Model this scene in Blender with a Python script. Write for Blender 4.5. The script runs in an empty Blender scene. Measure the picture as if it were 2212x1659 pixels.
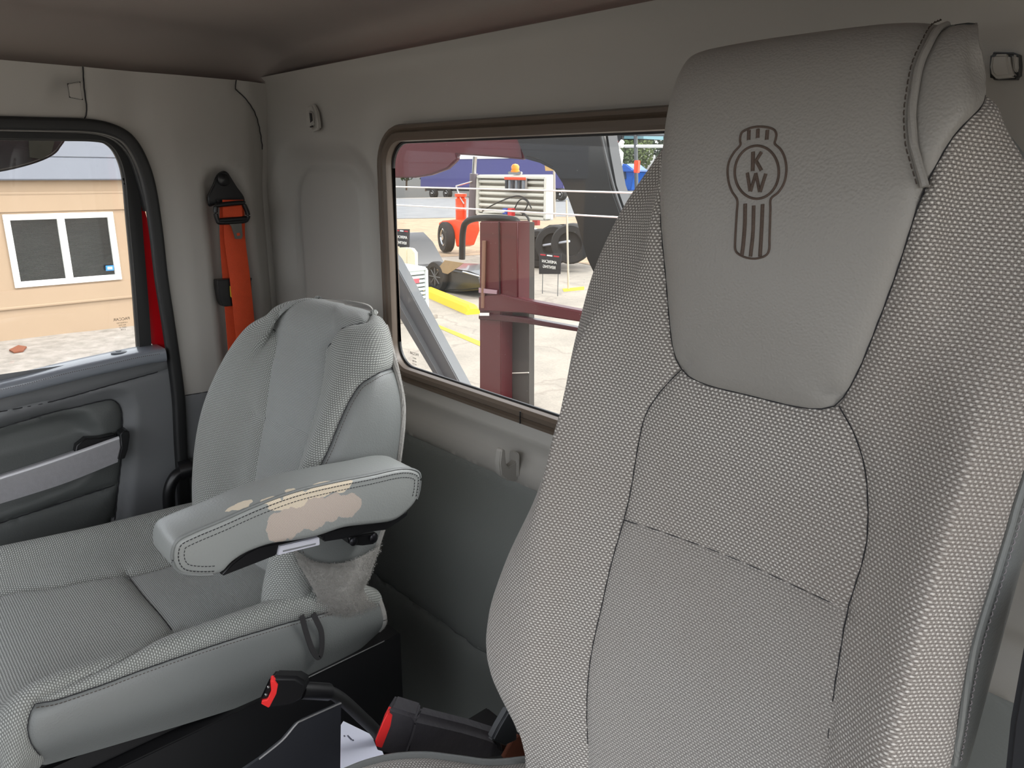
import bpy, bmesh, math, random
import numpy as np
from mathutils import Vector, Matrix, kdtree
from mathutils.geometry import delaunay_2d_cdt
random.seed(7); rng=np.random.default_rng(7)
SC=bpy.context.scene; COL=SC.collection

# ================= camera, sky, sun, exposure =================
C_LOC=(1.68, -0.8, 1.55);C_PITCH=0.279488;C_HEAD=2.398082;C_ROLL=0.006981;C_F=1600.0;C_CY=829.5
cd=bpy.data.cameras.new('camera'); cam=bpy.data.objects.new('camera',cd); COL.objects.link(cam); SC.camera=cam
fw=Vector((math.cos(C_HEAD)*math.cos(C_PITCH),math.sin(C_HEAD)*math.cos(C_PITCH),-math.sin(C_PITCH)))
q=fw.to_track_quat('-Z','Y'); cam.rotation_euler=(q.to_matrix().to_4x4()@Matrix.Rotation(C_ROLL,4,'Z')).to_euler()
cam.location=C_LOC; cd.sensor_width=36; cd.lens=C_F*36/2212; cd.clip_start=.02; cd.clip_end=500
SC.view_settings.view_transform='Standard'; SC.view_settings.look='None'; SC.view_settings.gamma=1
SC.view_settings.use_curve_mapping=False; SC.view_settings.exposure=1.55
w=bpy.data.worlds.new('sky'); SC.world=w; w.use_nodes=True; nt=w.node_tree
bg=nt.nodes['Background']; sky=nt.nodes.new('ShaderNodeTexSky'); sky.sky_type='NISHITA'; sky.sun_disc=False
sky.sun_elevation=math.radians(52); sky.sun_rotation=math.radians(45); sky.air_density=1.0; sky.dust_density=3.0; sky.ozone_density=.6
hs=nt.nodes.new('ShaderNodeHueSaturation'); hs.inputs['Saturation'].default_value=.16
nt.links.new(sky.outputs[0],hs.inputs['Color']); nt.links.new(hs.outputs[0],bg.inputs[0]); bg.inputs[1].default_value=.22
sd=bpy.data.lights.new('sun','SUN'); sd.energy=1.0; sd.angle=math.radians(1.0); sd.color=(1,.95,.88)
sun=bpy.data.objects.new('sun',sd); COL.objects.link(sun)
sun.rotation_euler=Vector((-.34,.42,-1.0)).to_track_quat('-Z','Y').to_euler()

# ================= helpers =================
def lin(h):
    h=h.lstrip('#'); c=[int(h[i:i+2],16)/255 for i in (0,2,4)]
    return tuple(x/12.92 if x<=.04045 else ((x+.055)/1.055)**2.4 for x in c)+(1,)
MATS={}
class NT:
    def __init__(s,name):
        s.m=bpy.data.materials.new(name); s.m.use_nodes=True; s.t=s.m.node_tree; s.p=s.t.nodes['Principled BSDF']; s.out=s.t.nodes['Material Output']
    def n(s,ty,ins=None,**kw):
        nd=s.t.nodes.new(ty)
        for k,v in kw.items(): setattr(nd,k,v)
        for k,v in (ins or {}).items():
            if hasattr(v,'is_linked') or isinstance(v,bpy.types.NodeSocket): s.t.links.new(v,nd.inputs[k])
            else: nd.inputs[k].default_value=v
        return nd
    def l(s,a,b): s.t.links.new(a,b)
    def math(s,op,a,b=None,c=None):
        i={0:a}
        if b is not None: i[1]=b
        if c is not None: i[2]=c
        return s.n('ShaderNodeMath',i,operation=op).outputs[0]
    def mix(s,f,a,b):
        nd=s.n('ShaderNodeMix',data_type='RGBA')
        for k,v in ((0,f),(6,a),(7,b)):
            if isinstance(v,bpy.types.NodeSocket): s.l(v,nd.inputs[k])
            else: nd.inputs[k].default_value=v
        return nd.outputs[2]
def mat(name,col,rough=.5,metal=0.,bump=None,spec=.5,var=0.,varscale=6.,coat=0.,emit=None):
    """plain procedural material: colour with soft noise variation and optional fine relief (scale, strength, distance)"""
    if name in MATS: return MATS[name]
    k=NT(name); c=lin(col) if isinstance(col,str) else col
    k.p.inputs['Roughness'].default_value=rough; k.p.inputs['Metallic'].default_value=metal
    k.p.inputs['Specular IOR Level'].default_value=spec; k.p.inputs['Coat Weight'].default_value=coat
    tc=k.n('ShaderNodeTexCoord').outputs['Object']
    nz=k.n('ShaderNodeTexNoise',{'Vector':tc,'Scale':varscale,'Detail':4.}).outputs[0]
    d=tuple(x*(1-var) for x in c[:3])+(1,); e=tuple(min(1,x*(1+var)) for x in c[:3])+(1,)
    k.l(k.mix(nz,d,e),k.p.inputs['Base Color'])
    if emit: k.p.inputs['Emission Color'].default_value=c; k.p.inputs['Emission Strength'].default_value=emit
    if bump:
        sc,st,ty=bump
        if ty=='leather': h=k.n('ShaderNodeTexVoronoi',{'Vector':tc,'Scale':sc},feature='SMOOTH_F1').outputs[0]
        else: h=k.n('ShaderNodeTexNoise',{'Vector':tc,'Scale':sc,'Detail':3.}).outputs[0]
        b=k.n('ShaderNodeBump',{'Strength':st,'Distance':.001,'Height':h}); k.l(b.outputs[0],k.p.inputs['Normal'])
    MATS[name]=k.m; return k.m
def weave(name,cd_,cm,cl,pu,pv,dot=.36,brick=True,fine=0.,dirt=0.,bstr=.7):
    """woven cloth laid on the metric UVs: raised light yarn dots on a darker ground"""
    if name in MATS: return MATS[name]
    k=NT(name); uv=k.n('ShaderNodeUVMap').outputs[0]; tc=k.n('ShaderNodeTexCoord').outputs['Object']
    wob=k.n('ShaderNodeTexNoise',{'Vector':uv,'Scale':35.,'Detail':2.}).outputs[1]
    uvw=k.n('ShaderNodeMix',data_type='VECTOR'); uvw.inputs[0].default_value=1
    add=k.n('ShaderNodeVectorMath',{0:uv,1:k.n('ShaderNodeVectorMath',{0:wob,1:(.0012,.0012,0)},operation='MULTIPLY').outputs[0]},operation='ADD').outputs[0]
    sp=k.n('ShaderNodeSeparateXYZ',{0:add}); U=k.math('MULTIPLY',sp.outputs[0],1/pu); V=k.math('MULTIPLY',sp.outputs[1],1/pv)
    row=k.math('FLOOR',V)
    if brick: U=k.math('ADD',U,k.math('MULTIPLY',k.math('MODULO',k.math('ADD',row,1000.),2.),.5))
    fx=k.math('SUBTRACT',k.math('FRACT',k.math('ADD',U,1000.)),.5); fy=k.math('SUBTRACT',k.math('FRACT',k.math('ADD',V,1000.)),.5)
    r=k.math('SQRT',k.math('ADD',k.math('MULTIPLY',k.math('MULTIPLY',fx,fx),(pu/pv)**2*.7),k.math('MULTIPLY',k.math('MULTIPLY',fy,fy),1.0)))
    dt=k.n('ShaderNodeMapRange',{0:r,1:dot-.17,2:dot+.13,3:1.,4:0.},interpolation_type='SMOOTHSTEP').outputs[0]
    gap=k.n('ShaderNodeMapRange',{0:k.math('ABSOLUTE',fy),1:.30,2:.5,3:0.,4:1.},interpolation_type='SMOOTHSTEP').outputs[0]
    yn=k.n('ShaderNodeTexNoise',{'Vector':uv,'Scale':900.,'Detail':2.,'Roughness':.7}).outputs[0]
    yn=k.n('ShaderNodeMapRange',{0:yn,1:.35,2:.65,3:0.,4:1.}).outputs[0]
    base=k.mix(yn,lin(cd_),lin(cm)); base=k.mix(k.math('MULTIPLY',gap,.55),base,lin(cd_))
    colr=k.mix(k.math('MULTIPLY',dt,k.math('ADD',k.math('MULTIPLY',yn,.35),.65)),base,lin(cl))
    soft=k.n('ShaderNodeTexNoise',{'Vector':tc,'Scale':5.,'Detail':3.}).outputs[0]
    colr=k.mix(k.math('MULTIPLY',k.n('ShaderNodeMapRange',{0:soft,1:.35,2:.7,3:0.,4:1.}).outputs[0],.12+dirt),colr,lin('8a8078'))
    k.l(colr,k.p.inputs['Base Color']); k.p.inputs['Roughness'].default_value=.9; k.p.inputs['Specular IOR Level'].default_value=.2
    k.p.inputs['Sheen Weight'].default_value=.15
    hh=k.math('ADD',dt,k.math('MULTIPLY',yn,.4)); hh=k.math('SUBTRACT',hh,k.math('MULTIPLY',gap,.6))
    b=k.n('ShaderNodeBump',{'Strength':bstr,'Distance':.0007,'Height':hh}); k.l(b.outputs[0],k.p.inputs['Normal'])
    MATS[name]=k.m; return k.m
def glass(name,tint=(1,1,1,1),refl=.05,haze=0.):
    k=NT(name); tr=k.n('ShaderNodeBsdfTransparent',{'Color':tint}); gl=k.n('ShaderNodeBsdfGlossy',{'Color':(1,1,1,1),'Roughness':.02})
    fc=k.n('ShaderNodeLayerWeight',{'Blend':.5}).outputs['Facing']; f=k.math('ADD',k.math('MULTIPLY',k.math('POWER',fc,5.),.9),refl)
    mx=k.n('ShaderNodeMixShader',{0:f}); k.l(tr.outputs[0],mx.inputs[1]); k.l(gl.outputs[0],mx.inputs[2]); o=mx.outputs[0]
    if haze:
        tc=k.n('ShaderNodeTexCoord').outputs['Object']
        sc=k.n('ShaderNodeTexNoise',{'Vector':k.n('ShaderNodeMapping',{0:tc,3:(3,3,40)}).outputs[0],'Scale':4.,'Detail':8.,'Roughness':.7}).outputs[0]
        sp=k.n('ShaderNodeTexVoronoi',{'Vector':tc,'Scale':70.},feature='F1').outputs[0]
        s=k.n('ShaderNodeMapRange',{0:sc,1:.60,2:.95,3:0.,4:haze*.6}).outputs[0]
        p=k.n('ShaderNodeMapRange',{0:sp,1:.03,2:.06,3:haze*3,4:0.}).outputs[0]
        df=k.n('ShaderNodeBsdfDiffuse',{'Color':(.8,.8,.82,1)}); m2=k.n('ShaderNodeMixShader',{0:k.math('ADD',k.math('ADD',s,p),haze*.06)}); k.l(o,m2.inputs[1]); k.l(df.outputs[0],m2.inputs[2]); o=m2.outputs[0]
    k.l(o,k.out.inputs[0]); MATS[name]=k.m; return k.m

def empty(name,loc,label=None,cat=None,group=None,kind=None):
    o=bpy.data.objects.new(name,None); COL.objects.link(o); o.location=loc; o.empty_display_size=.05
    return tag(o,label,cat,group,kind)
def tag(o,label=None,cat=None,group=None,kind=None):
    if label: o['label']=label
    if cat: o['category']=cat
    if group: o['group']=group
    if kind: o['kind']=kind
    return o
def link(name,me,m,parent=None,smooth=True):
    o=bpy.data.objects.new(name,me); COL.objects.link(o)
    if m is not None and not me.materials: me.materials.append(m)
    if smooth:
        for p in me.polygons: p.use_smooth=True
    if parent is not None:
        o.parent=parent; o.matrix_parent_inverse=Matrix.Translation(-parent_loc(parent))
    return o
def parent_loc(o): return Vector(o.location) if o.type=='EMPTY' else Vector((0,0,0))
def pydata(name,vs,fs,m,parent=None,smooth=True,uv=None):
    me=bpy.data.meshes.new(name); me.from_pydata([tuple(v) for v in vs],[],[tuple(f) for f in fs]); me.update()
    if uv is not None:
        l=me.uv_layers.new(name='UVMap'); li=np.zeros(len(me.loops),dtype=np.int32); me.loops.foreach_get('vertex_index',li)
        l.data.foreach_set('uv',np.asarray(uv,np.float32)[li].ravel())
    return link(name,me,m,parent,smooth)
def frombm(name,bm,m,parent=None,smooth=False,autosm=True):
    bmesh.ops.recalc_face_normals(bm,faces=bm.faces)
    me=bpy.data.meshes.new(name); bm.to_mesh(me); bm.free(); o=link(name,me,m,parent,smooth)
    if smooth and autosm: sharp(me)
    return o
def sharp(me,ang=.7):
    bm=bmesh.new(); bm.from_mesh(me)
    for e in bm.edges:
        if len(e.link_faces)==2: e.smooth=e.calc_face_angle(0)<ang
    bm.to_mesh(me); bm.free()
def box(name,lo,hi,m,parent=None,bev=.0,rot=None,bm_=None):
    bm=bm_ or bmesh.new(); r=bmesh.ops.create_cube(bm,size=1); lo=Vector(lo);hi=Vector(hi);c=(lo+hi)/2;s=hi-lo
    for v in r['verts']: v.co=Vector((v.co.x*s.x,v.co.y*s.y,v.co.z*s.z))
    if bev: bmesh.ops.bevel(bm,geom=list({e for v in r['verts'] for e in v.link_edges}),offset=bev,segments=2,affect='EDGES',clamp_overlap=True)
    vs=bm.verts if not bm_ else r['verts']
    if rot is not None:
        for v in vs: v.co=rot@v.co
    for v in (bm.verts if not bm_ else [x for x in r['verts'] if x.is_valid]): v.co+=c
    if bm_: return bm
    return frombm(name,bm,m,parent,smooth=bev>0)
def prism(name,pts,vec,m,parent=None,bev=0.,smooth=True):
    """outline (3D points, planar) given a real thickness along vec"""
    bm=bmesh.new(); a=[bm.verts.new(p) for p in pts]; f=bm.faces.new(a)
    r=bmesh.ops.extrude_face_region(bm,geom=[f]); nv=[v for v in r['geom'] if isinstance(v,bmesh.types.BMVert)]
    for v in nv: v.co+=Vector(vec)
    if bev:
        bmesh.ops.recalc_face_normals(bm,faces=bm.faces)
        ed=[e for e in bm.edges if len(e.link_faces)==2 and e.calc_face_angle(0)>1.0]
        bmesh.ops.bevel(bm,geom=ed,offset=bev,segments=3,affect='EDGES',clamp_overlap=True)
    return frombm(name,bm,m,parent,smooth=smooth)
def crv(pts,n=8,closed=False):
    P=[Vector(p) for p in pts]; N=len(P); out=[]
    rngk=range(N if closed else N-1)
    for i in rngk:
        if closed: a,b,c,d=P[(i-1)%N],P[i],P[(i+1)%N],P[(i+2)%N]
        else: a=P[i-1] if i>0 else 2*P[0]-P[1]; b=P[i]; c=P[i+1]; d=P[i+2] if i+2<N else 2*P[-1]-P[-2]
        for k in range(n):
            t=k/n; out.append(.5*((2*b)+(-a+c)*t+(2*a-5*b+4*c-d)*t*t+(-a+3*b-3*c+d)*t**3))
    if not closed: out.append(P[-1])
    return out
def tube_data(path,prof,closed=False,up=Vector((0,0,1)),ups=None,scales=None,cap=True):
    """sweep a 2D profile (list of (a,b)) along a path"""
    P=[Vector(p) for p in path]; n=len(P); k=len(prof); vs=[];fs=[]
    for i in range(n):
        t=(P[(i+1)%n]-P[i-1]) if closed else (P[min(i+1,n-1)]-P[max(i-1,0)])
        t.normalize(); u=Vector(ups[i]) if ups is not None else up
        s=t.cross(u)
        if s.length<1e-4: s=t.cross(Vector((1,0,0.01)))
        s.normalize(); u2=s.cross(t).normalized(); sc=scales[i] if scales is not None else 1
        for a,b in prof: vs.append(P[i]+s*a*sc+u2*b*sc)
    for i in range(n if closed else n-1):
        j=(i+1)%n
        for q in range(k):
            r=(q+1)%k; fs.append((i*k+q,j*k+q,j*k+r,i*k+r))
    if cap and not closed: fs.append(tuple(range(k))[::-1]); fs.append(tuple((n-1)*k+q for q in range(k)))
    return vs,fs
def circ(r,k=8,ry=None): return [(r*math.cos(2*math.pi*i/k),(ry or r)*math.sin(2*math.pi*i/k)) for i in range(k)]
def rrect(w,h,r,k=4):
    out=[]
    for cx,cy,a0 in ((w/2-r,h/2-r,0),(-w/2+r,h/2-r,90),(-w/2+r,-h/2+r,180),(w/2-r,-h/2+r,270)):
        for i in range(k+1):
            a=math.radians(a0+90*i/k); out.append((cx+r*math.cos(a),cy+r*math.sin(a)))
    return out
def tube(name,path,r,m,parent=None,k=10,closed=False,up=Vector((0,0,1)),prof=None,ups=None,scales=None):
    vs,fs=tube_data(path,prof or circ(r,k),closed,up,ups,scales); o=pydata(name,vs,fs,m,parent); sharp(o.data); return o
def lathe(name,prof,m,parent=None,loc=(0,0,0),axis=Vector((0,0,1)),k=28):
    """prof: list of (radius, height) about axis"""
    axis=Vector(axis).normalized(); qn=axis.to_track_quat('Z','Y'); vs=[];fs=[]
    for r,h in prof:
        for i in range(k):
            a=2*math.pi*i/k; vs.append(Vector(loc)+qn@Vector((r*math.cos(a),r*math.sin(a),h)))
    for j in range(len(prof)-1):
        for i in range(k): fs.append((j*k+i,j*k+(i+1)%k,(j+1)*k+(i+1)%k,(j+1)*k+i))
    fs.append(tuple(range(k))[::-1]); fs.append(tuple((len(prof)-1)*k+i for i in range(k)))
    o=pydata(name,vs,fs,m,parent); sharp(o.data); return o
def text(name,body,size,loc,rotm,m,parent=None,mirror=False,thick=.0005,align='CENTER'):
    c=bpy.data.curves.new(name,'FONT'); c.body=body; c.size=size; c.extrude=thick; c.align_x=align; c.align_y='CENTER'
    o=bpy.data.objects.new(name,c); COL.objects.link(o); bpy.context.view_layer.update()
    me=bpy.data.meshes.new_from_object(o.evaluated_get(bpy.context.evaluated_depsgraph_get())); bpy.data.objects.remove(o)
    M=Matrix.Translation(loc)@rotm.to_4x4()
    for v in me.vertices:
        co=v.co.copy()
        if mirror: co.x=-co.x
        v.co=M@co
    me.materials.clear(); return link(name,me,m,parent,False)

# ---- smooth surfaces split into sewn panels ----
# ---------- smooth control-grid surfaces ----------
def _cr(P0,P1,P2,P3,t):
    return 0.5*((2*P1)+(-P0+P2)*t+(2*P0-5*P1+4*P2-P3)*t*t+(-P0+3*P1-3*P2+P3)*t**3)
def _ev(CP,u,v):
    CP=np.asarray(CP,float);R,Cn=CP.shape[:2]
    pad=np.concatenate([2*CP[:1]-CP[1:2],CP,2*CP[-1:]-CP[-2:-1]],0)
    pad=np.concatenate([2*pad[:,:1]-pad[:,1:2],pad,2*pad[:,-1:]-pad[:,-2:-1]],1)
    u=np.clip(u,0,Cn-1);v=np.clip(v,0,R-1)
    iu=np.minimum(u.astype(int),Cn-2);iv=np.minimum(v.astype(int),R-2)
    fu=(u-iu)[:,None];fv=(v-iv)[:,None];rows=[]
    for k in range(4):
        rows.append(_cr(*[pad[iv+k,iu+j] for j in range(4)],fu))
    return _cr(*rows,fv)
def lerp_tab(t,ts,vs): return float(np.interp(t,ts,vs))
class Surf:
    def __init__(s,cp): s.cp=np.asarray(cp,float);s.U=s.cp.shape[1]-1;s.V=s.cp.shape[0]-1
    def __call__(s,u,v): return _ev(s.cp,np.atleast_1d(np.asarray(u,float)),np.atleast_1d(np.asarray(v,float)))
def passenger_back():
    rows=[]
    T=[(.78,.67,.26,-.372,-.33,-.25),(.88,.685,.245,-.385,-.312,-.215),(.98,.695,.21,-.362,-.282,-.178),
       (1.08,.70,.195,-.318,-.250,-.152),(1.17,.70,.21,-.268,-.221,-.14),(1.24,.690,.262,-.226,-.195,-.145),
       (1.272,.672,.312,-.206,-.188,-.142),(1.296,.655,.345,-.192,-.179,-.138),(1.311,.635,.375,-.176,-.168,-.135),(1.319,.615,.405,-.158,-.155,-.132),(1.318,.605,.42,-.138,-.137,-.125)]
    for z,xr,xl,yb,yc,yr in T:
        k=min(1,max(0,(1.322-z)/.09)); m=.5*(yb+yc); yL=yb+lerp_tab(z,[.78,.98,1.17,1.2],[.035,.032,.012,0])
        xs=.45+.10*k+ (xr-.45)*.4*(1-k); xl5=.35*k+(xl+.03)*(1-k)
        r=[(xr-.012,yr),(xr+.004,yr+.4*(yb-yr)),(xr,yb+min(.03,.3*(yr-yb))),(xr-.03,yb+.002),(xr-.075,m-.004),(xs,yc),(.5*(xs+xl5),yc-.005),(xl5,yc),
           (xl+.02+.055*k,m),(xl+.012+.018*k,yL+.002),(xl,yL+min(.03,.3*(yr-yL))),(xl-.004,yr+.4*(yL-yr)),(xl+.012,yr)]
        rows.append([(x,y,z) for x,y in r])
    return Surf(rows)
def passenger_cushion():
    T=[(-.20,.772,.825,.82),(-.26,.750,.868,.845),(-.34,.744,.880,.855),(-.43,.75,.884,.858),(-.52,.765,.888,.862),(-.61,.783,.895,.868),
       (-.68,.797,.900,.870),(-.715,.802,.893,.864),(-.738,.803,.868,.845),(-.75,.80,.835,.818),(-.752,.79,.80,.785)]
    rows=[];xr,xl=.70,.20
    for i,(y,zb,zp,zc) in enumerate(T):
        f=max(0,(i-6))*.006
        X=[xr-.012,xr+.008,xr,xr-.022,xr-.075,.55,.45,.35,xl+.09,xl+.04,xl,xl-.008,xl+.012]
        Z=[zb,.5*(zb+zp),zp,zp+.012,zc+.004,zc,zc-.002,zc,zc+.004,zp+.006,zp-.012,.5*(zb+zp),zb]
        Y=[y,y,y,y-f*.3,y-f,y-f*1.2,y-f*1.3,y-f*1.2,y-f,y-f*.4,y,y,y]
        rows.append(list(zip(X,Y,Z)))
    return Surf(rows)
DA=math.atan2(.10,.65);DO=np.array((1.382,-.33,.95))
DT=np.array((0,math.sin(DA),math.cos(DA)));DN=np.array((0,-math.cos(DA),math.sin(DA)));DX=np.array((1.,0,0))
def drv(s,t,d): return DO+DX*s+DT*t+DN*d
def driver_back():
    ts=[-.10,-.03,.03,.08,.13,.20,.28,.36,.44,.51,.57,.62,.65,.675,.693,.706,.714]
    rows=[]
    for t in ts:
        wL=lerp_tab(t,[-.1,-.03,.0,.03,.08,.13,.2,.27,.34,.44,.5,.55,.6,.64,.67,.7,.722],[.13,.14,.165,.20,.245,.256,.24,.215,.2,.198,.197,.19,.168,.14,.128,.112,.10])
        wR=lerp_tab(t,[-.1,.0,.2,.42,.5,.55,.6,.64,.66,.68,.695,.715],[.18,.19,.198,.2,.2,.188,.165,.136,.119,.112,.107,.098])
        b=lerp_tab(t,[-.1,0,.08,.2,.3,.4,.47,.53,.58,.62,.66,.72],[.0,.02,.045,.045,.042,.032,.018,.0,-.012,-.03,-.05,-.07])
        e=lerp_tab(t,[-.1,.0,.2,.4,.5,.6,.66,.695,.715],[-.03,-.02,-.008,-.01,-.02,-.035,-.036,-.016,-.033])
        c=lerp_tab(t,[-.1,0,.1,.2,.3,.38,.44,.5,.6,.65,.675,.693,.706,.714],[-.02,-.005,.0,.0,-.002,0,.006,.016,.02,.014,.007,-.003,-.016,-.032])
        h=min(1,max(0,(t-.45)/.1)); tp=min(1,max(0,(t-.66)/.05))
        si=.128*(1-h)+.112*h-.004*tp; sc=.165*(1-h)+.125*h-.006*tp
        di=b*.45*(1-h)+(c-.004)*h-.0*tp; dc=b*(1-h)+(c-.022+.014*tp)*h; sc=min(sc,wR-.002); si=min(si,sc-.008)
        bk=lerp_tab(t,[-.1,.5,.6,.64,.66,.68,.695,.707,.715],[-.15,-.15,-.12,-.10,-.085,-.06,-.035,-.024,-.034])
        SR=[(wR-.03+.02*tp,bk),(wR-.006,.5*(bk+e)),(wR,e),(max(wR-.03,sc+.012) if h<1 else .5*(wR+sc)+.004,b*.75*(1-h)+h*(.5*(e+dc)-.004)),(sc,dc),(si,di),(si*.62,c+.3*(di-c) if h<1 else c)]
        hl=.124*h+.165*(1-h)
        sil=.128*(1-h)+.108*h; 
        SL=[(sil*.62,c+.3*(di-c) if h<1 else c),(sil,di),(max(.165*(1-h)+.121*h,0),dc),(max(wL-.03,.12+.0*t),b*.8*(1-h)+h*(.5*(e+dc)-.004)),(wL,e),(wL-.004,.5*(bk+e)),(wL-.03,bk)]
        r=[(s,d) for s,d in SR]+[(0.0,c)]+[(-s,d) for s,d in SL]
        ty=[0]*len(r)
        rows.append([drv(s,t,d) for s,d in r])
    return Surf(rows)
def back_wall():      # u: x -.06..1.94 every .1 m, v: z .38..1.745 in 136 steps
    zs=[.38,.65,1.03,1.045,1.06,1.075,1.09,1.105,1.125,1.15,1.64,1.66,1.70,1.72,1.735,1.745]
    ys=[0.,0.,0.,-.004,-.006,-.003,.006,.003,-.008,.0,.0,-.002,-.005,-.009,-.016,-.026]
    xs=np.linspace(-.06,1.94,21)
    return Surf([[(x,lerp_tab(z,zs,ys),z) for x in xs] for z in np.linspace(.38,1.745,137)])
def left_wall():      # u: y -1.3..0 every .02 m, v: z .38..1.733 in 29 steps
    yk=[-1.3,-.34,-.29,-.26,-.22,-.16,-.10,-.06,-.03,-.012,.0]; xk=[0,0,-.012,.0,.008,.008,.004,-.006,-.03,-.045,-.052]
    rows=[]
    for z in np.linspace(.38,1.733,30):
        k=max(0,min(1,(z-1.62)/.11)); kk=k*k*.03
        rows.append([(lerp_tab(y,yk,xk)*(1-.6*max(0,min(1,(z-1.5)/.2)))+kk,y,z) for y in np.linspace(-1.3,0,66)])
    return Surf(rows)
def door_panel():     # u: y, v: z
    return Surf([[(-.012,y,z) for y in np.linspace(-1.3,-.284,21)] for z in np.linspace(.40,1.165,16)])
SURF=dict(pb=passenger_back(),pc=passenger_cushion(),db=driver_back(),bw=back_wall(),lw=left_wall(),dp=door_panel())

class Sheet:
    """a Surf plus seams: builds one mesh object per panel, sunk along the seams"""
    def __init__(s,surf,sign=1,u0=None,flat=False):
        s.S=surf; s.sign=sign; s.u0=surf.U/2 if u0 is None else u0
        uu=np.linspace(0,surf.U,240); vv=np.linspace(0,surf.V,240)
        rows=[surf(uu,np.full(240,v)) for v in vv]; G=np.stack(rows)
        au=np.concatenate([np.zeros((240,1)),np.cumsum(np.linalg.norm(np.diff(G,axis=1),axis=2),1)],1)
        k0=int(s.u0/surf.U*239); au=au-au[:,k0:k0+1]
        av=np.concatenate([[0],np.cumsum(np.linalg.norm(np.diff(G[:,k0],axis=0),axis=1))])
        s.au=au; s.av=av; s.uu=uu; s.vv=vv; s.G=G
        s.Lu=(au[:,-1]-au[:,0]).mean(); s.Lv=av[-1]
        s.seams=[]; s.stamps=[]
    def metric(s,u,v):
        fv=np.clip(v/s.S.V*239,0,238.999); i=fv.astype(int); f=fv-i; fu=np.clip(u/s.S.U*239,0,238.999); j=fu.astype(int); g=fu-j
        a=(s.au[i,j]*(1-g)+s.au[i,j+1]*g)*(1-f)+(s.au[i+1,j]*(1-g)+s.au[i+1,j+1]*g)*f
        return a,np.interp(v,s.vv,s.av)
    def normal(s,u,v):
        e=1e-3; U=s.S.U;V=s.S.V
        a=s.S(np.clip(u+e,0,U),v)-s.S(np.clip(u-e,0,U),v); b=s.S(u,np.clip(v+e,0,V))-s.S(u,np.clip(v-e,0,V))
        n=np.cross(a,b)*s.sign; return n/np.maximum(np.linalg.norm(n,axis=1,keepdims=True),1e-12)
    def base(s,u,v):
        p=s.S(u,v); n=s.normal(u,v)
        for poly,depth,wd in s.stamps:
            p=p+n*(depth*s.inside(poly,u,v,wd))[:,None]
        return p,n
    def inside(s,poly,u,v,wd):
        P=np.asarray(poly,float); x,y=u,v; ins=np.zeros(len(u),bool); n=len(P)
        su=s.Lu/s.S.U; sv=s.Lv/s.S.V; dm=np.full(len(u),1e9)
        for i in range(n):
            x1,y1=P[i];x2,y2=P[(i+1)%n]
            c=((y1>y)!=(y2>y)); 
            with np.errstate(divide='ignore',invalid='ignore'): xi=(x2-x1)*(y-y1)/(y2-y1+1e-15)+x1
            ins^=c&(x<xi)
            ax,ay,bx,by=x1*su,y1*sv,x2*su,y2*sv; dx,dy=bx-ax,by-ay; L=dx*dx+dy*dy+1e-15
            t=np.clip(((x*su-ax)*dx+(y*sv-ay)*dy)/L,0,1); dm=np.minimum(dm,np.hypot(x*su-ax-t*dx,y*sv-ay-t*dy))
        sd=np.where(ins,dm,-dm); t=np.clip(sd/wd*.5+.5,0,1); return t*t*(3-2*t)
    def densify(s,c,step=.004,closed=False):
        P=[Vector((a,b,0)) for a,b in c]; Q=crv(P,10,closed) if len(P)>2 else [P[0].lerp(P[1],i/20) for i in range(21)]
        return [(q.x,q.y) for q in Q]
    def add(s,c,closed=False,h=.004,w=.007,smooth=True):
        d=s.densify(c,closed=closed) if smooth else list(c)
        if closed: d.append(d[0])
        s.seams.append((d,h,w)); return d
    def build(s,regions,parent,step=.006,default=None,dom=None,names=None):
        """regions: (name, seed_uv, material, puff, puffwidth); material None = opening"""
        u0,u1,v0,v1=dom or (0,s.S.U,0,s.S.V); su=s.Lu/s.S.U; sv=s.Lv/s.S.V
        nu=max(8,int((u1-u0)*su/step)); nv=max(8,int((v1-v0)*sv/step))
        gu=np.linspace(u0,u1,nu+1); gv=np.linspace(v0,v1,nv+1)
        pts=[]; 
        for j,b in enumerate(gv):
            for i,a in enumerate(gu):
                jj=(.0 if i in(0,nu) else (rng.random()-.5)*.15*(gu[1]-gu[0])); kk=(.0 if j in(0,nv) else (rng.random()-.5)*.15*(gv[1]-gv[0]))
                pts.append(((a+jj),(b+kk)))
        segs=[]
        def idx(i,j): return j*(nu+1)+i
        for i in range(nu): segs+= [(idx(i,0),idx(i+1,0)),(idx(i,nv),idx(i+1,nv))]
        for j in range(nv): segs+= [(idx(0,j),idx(0,j+1)),(idx(nu,j),idx(nu,j+1))]
        nb=len(segs)
        for d,h,w in s.seams:
            k0=len(pts); dd=[(min(max(a,u0),u1),min(max(b,v0),v1)) for a,b in d]; pts+=dd; segs+=[(k0+i,k0+i+1) for i in range(len(dd)-1)]
        V2=[Vector((a*su,b*sv)) for a,b in pts]
        vo,eo,fo,_,oe,_=delaunay_2d_cdt(V2,segs,[],0,1e-5,True)
        con=set()
        for e,o in zip(eo,oe):
            if any(x>=nb for x in o): con.add((min(e),max(e)))
        A=np.array([(v.x/su,v.y/sv) for v in vo]); u=np.clip(A[:,0],u0,u1); v=np.clip(A[:,1],v0,v1)
        # flood fill
        ef={}
        for fi,f in enumerate(fo):
            for i in range(len(f)):
                e=(min(f[i],f[(i+1)%len(f)]),max(f[i],f[(i+1)%len(f)])); ef.setdefault(e,[]).append(fi)
        lab=[-1]*len(fo); nc=0
        adj=[[] for _ in fo]
        for e,l in ef.items():
            if len(l)==2 and e not in con: adj[l[0]].append(l[1]); adj[l[1]].append(l[0])
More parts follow.
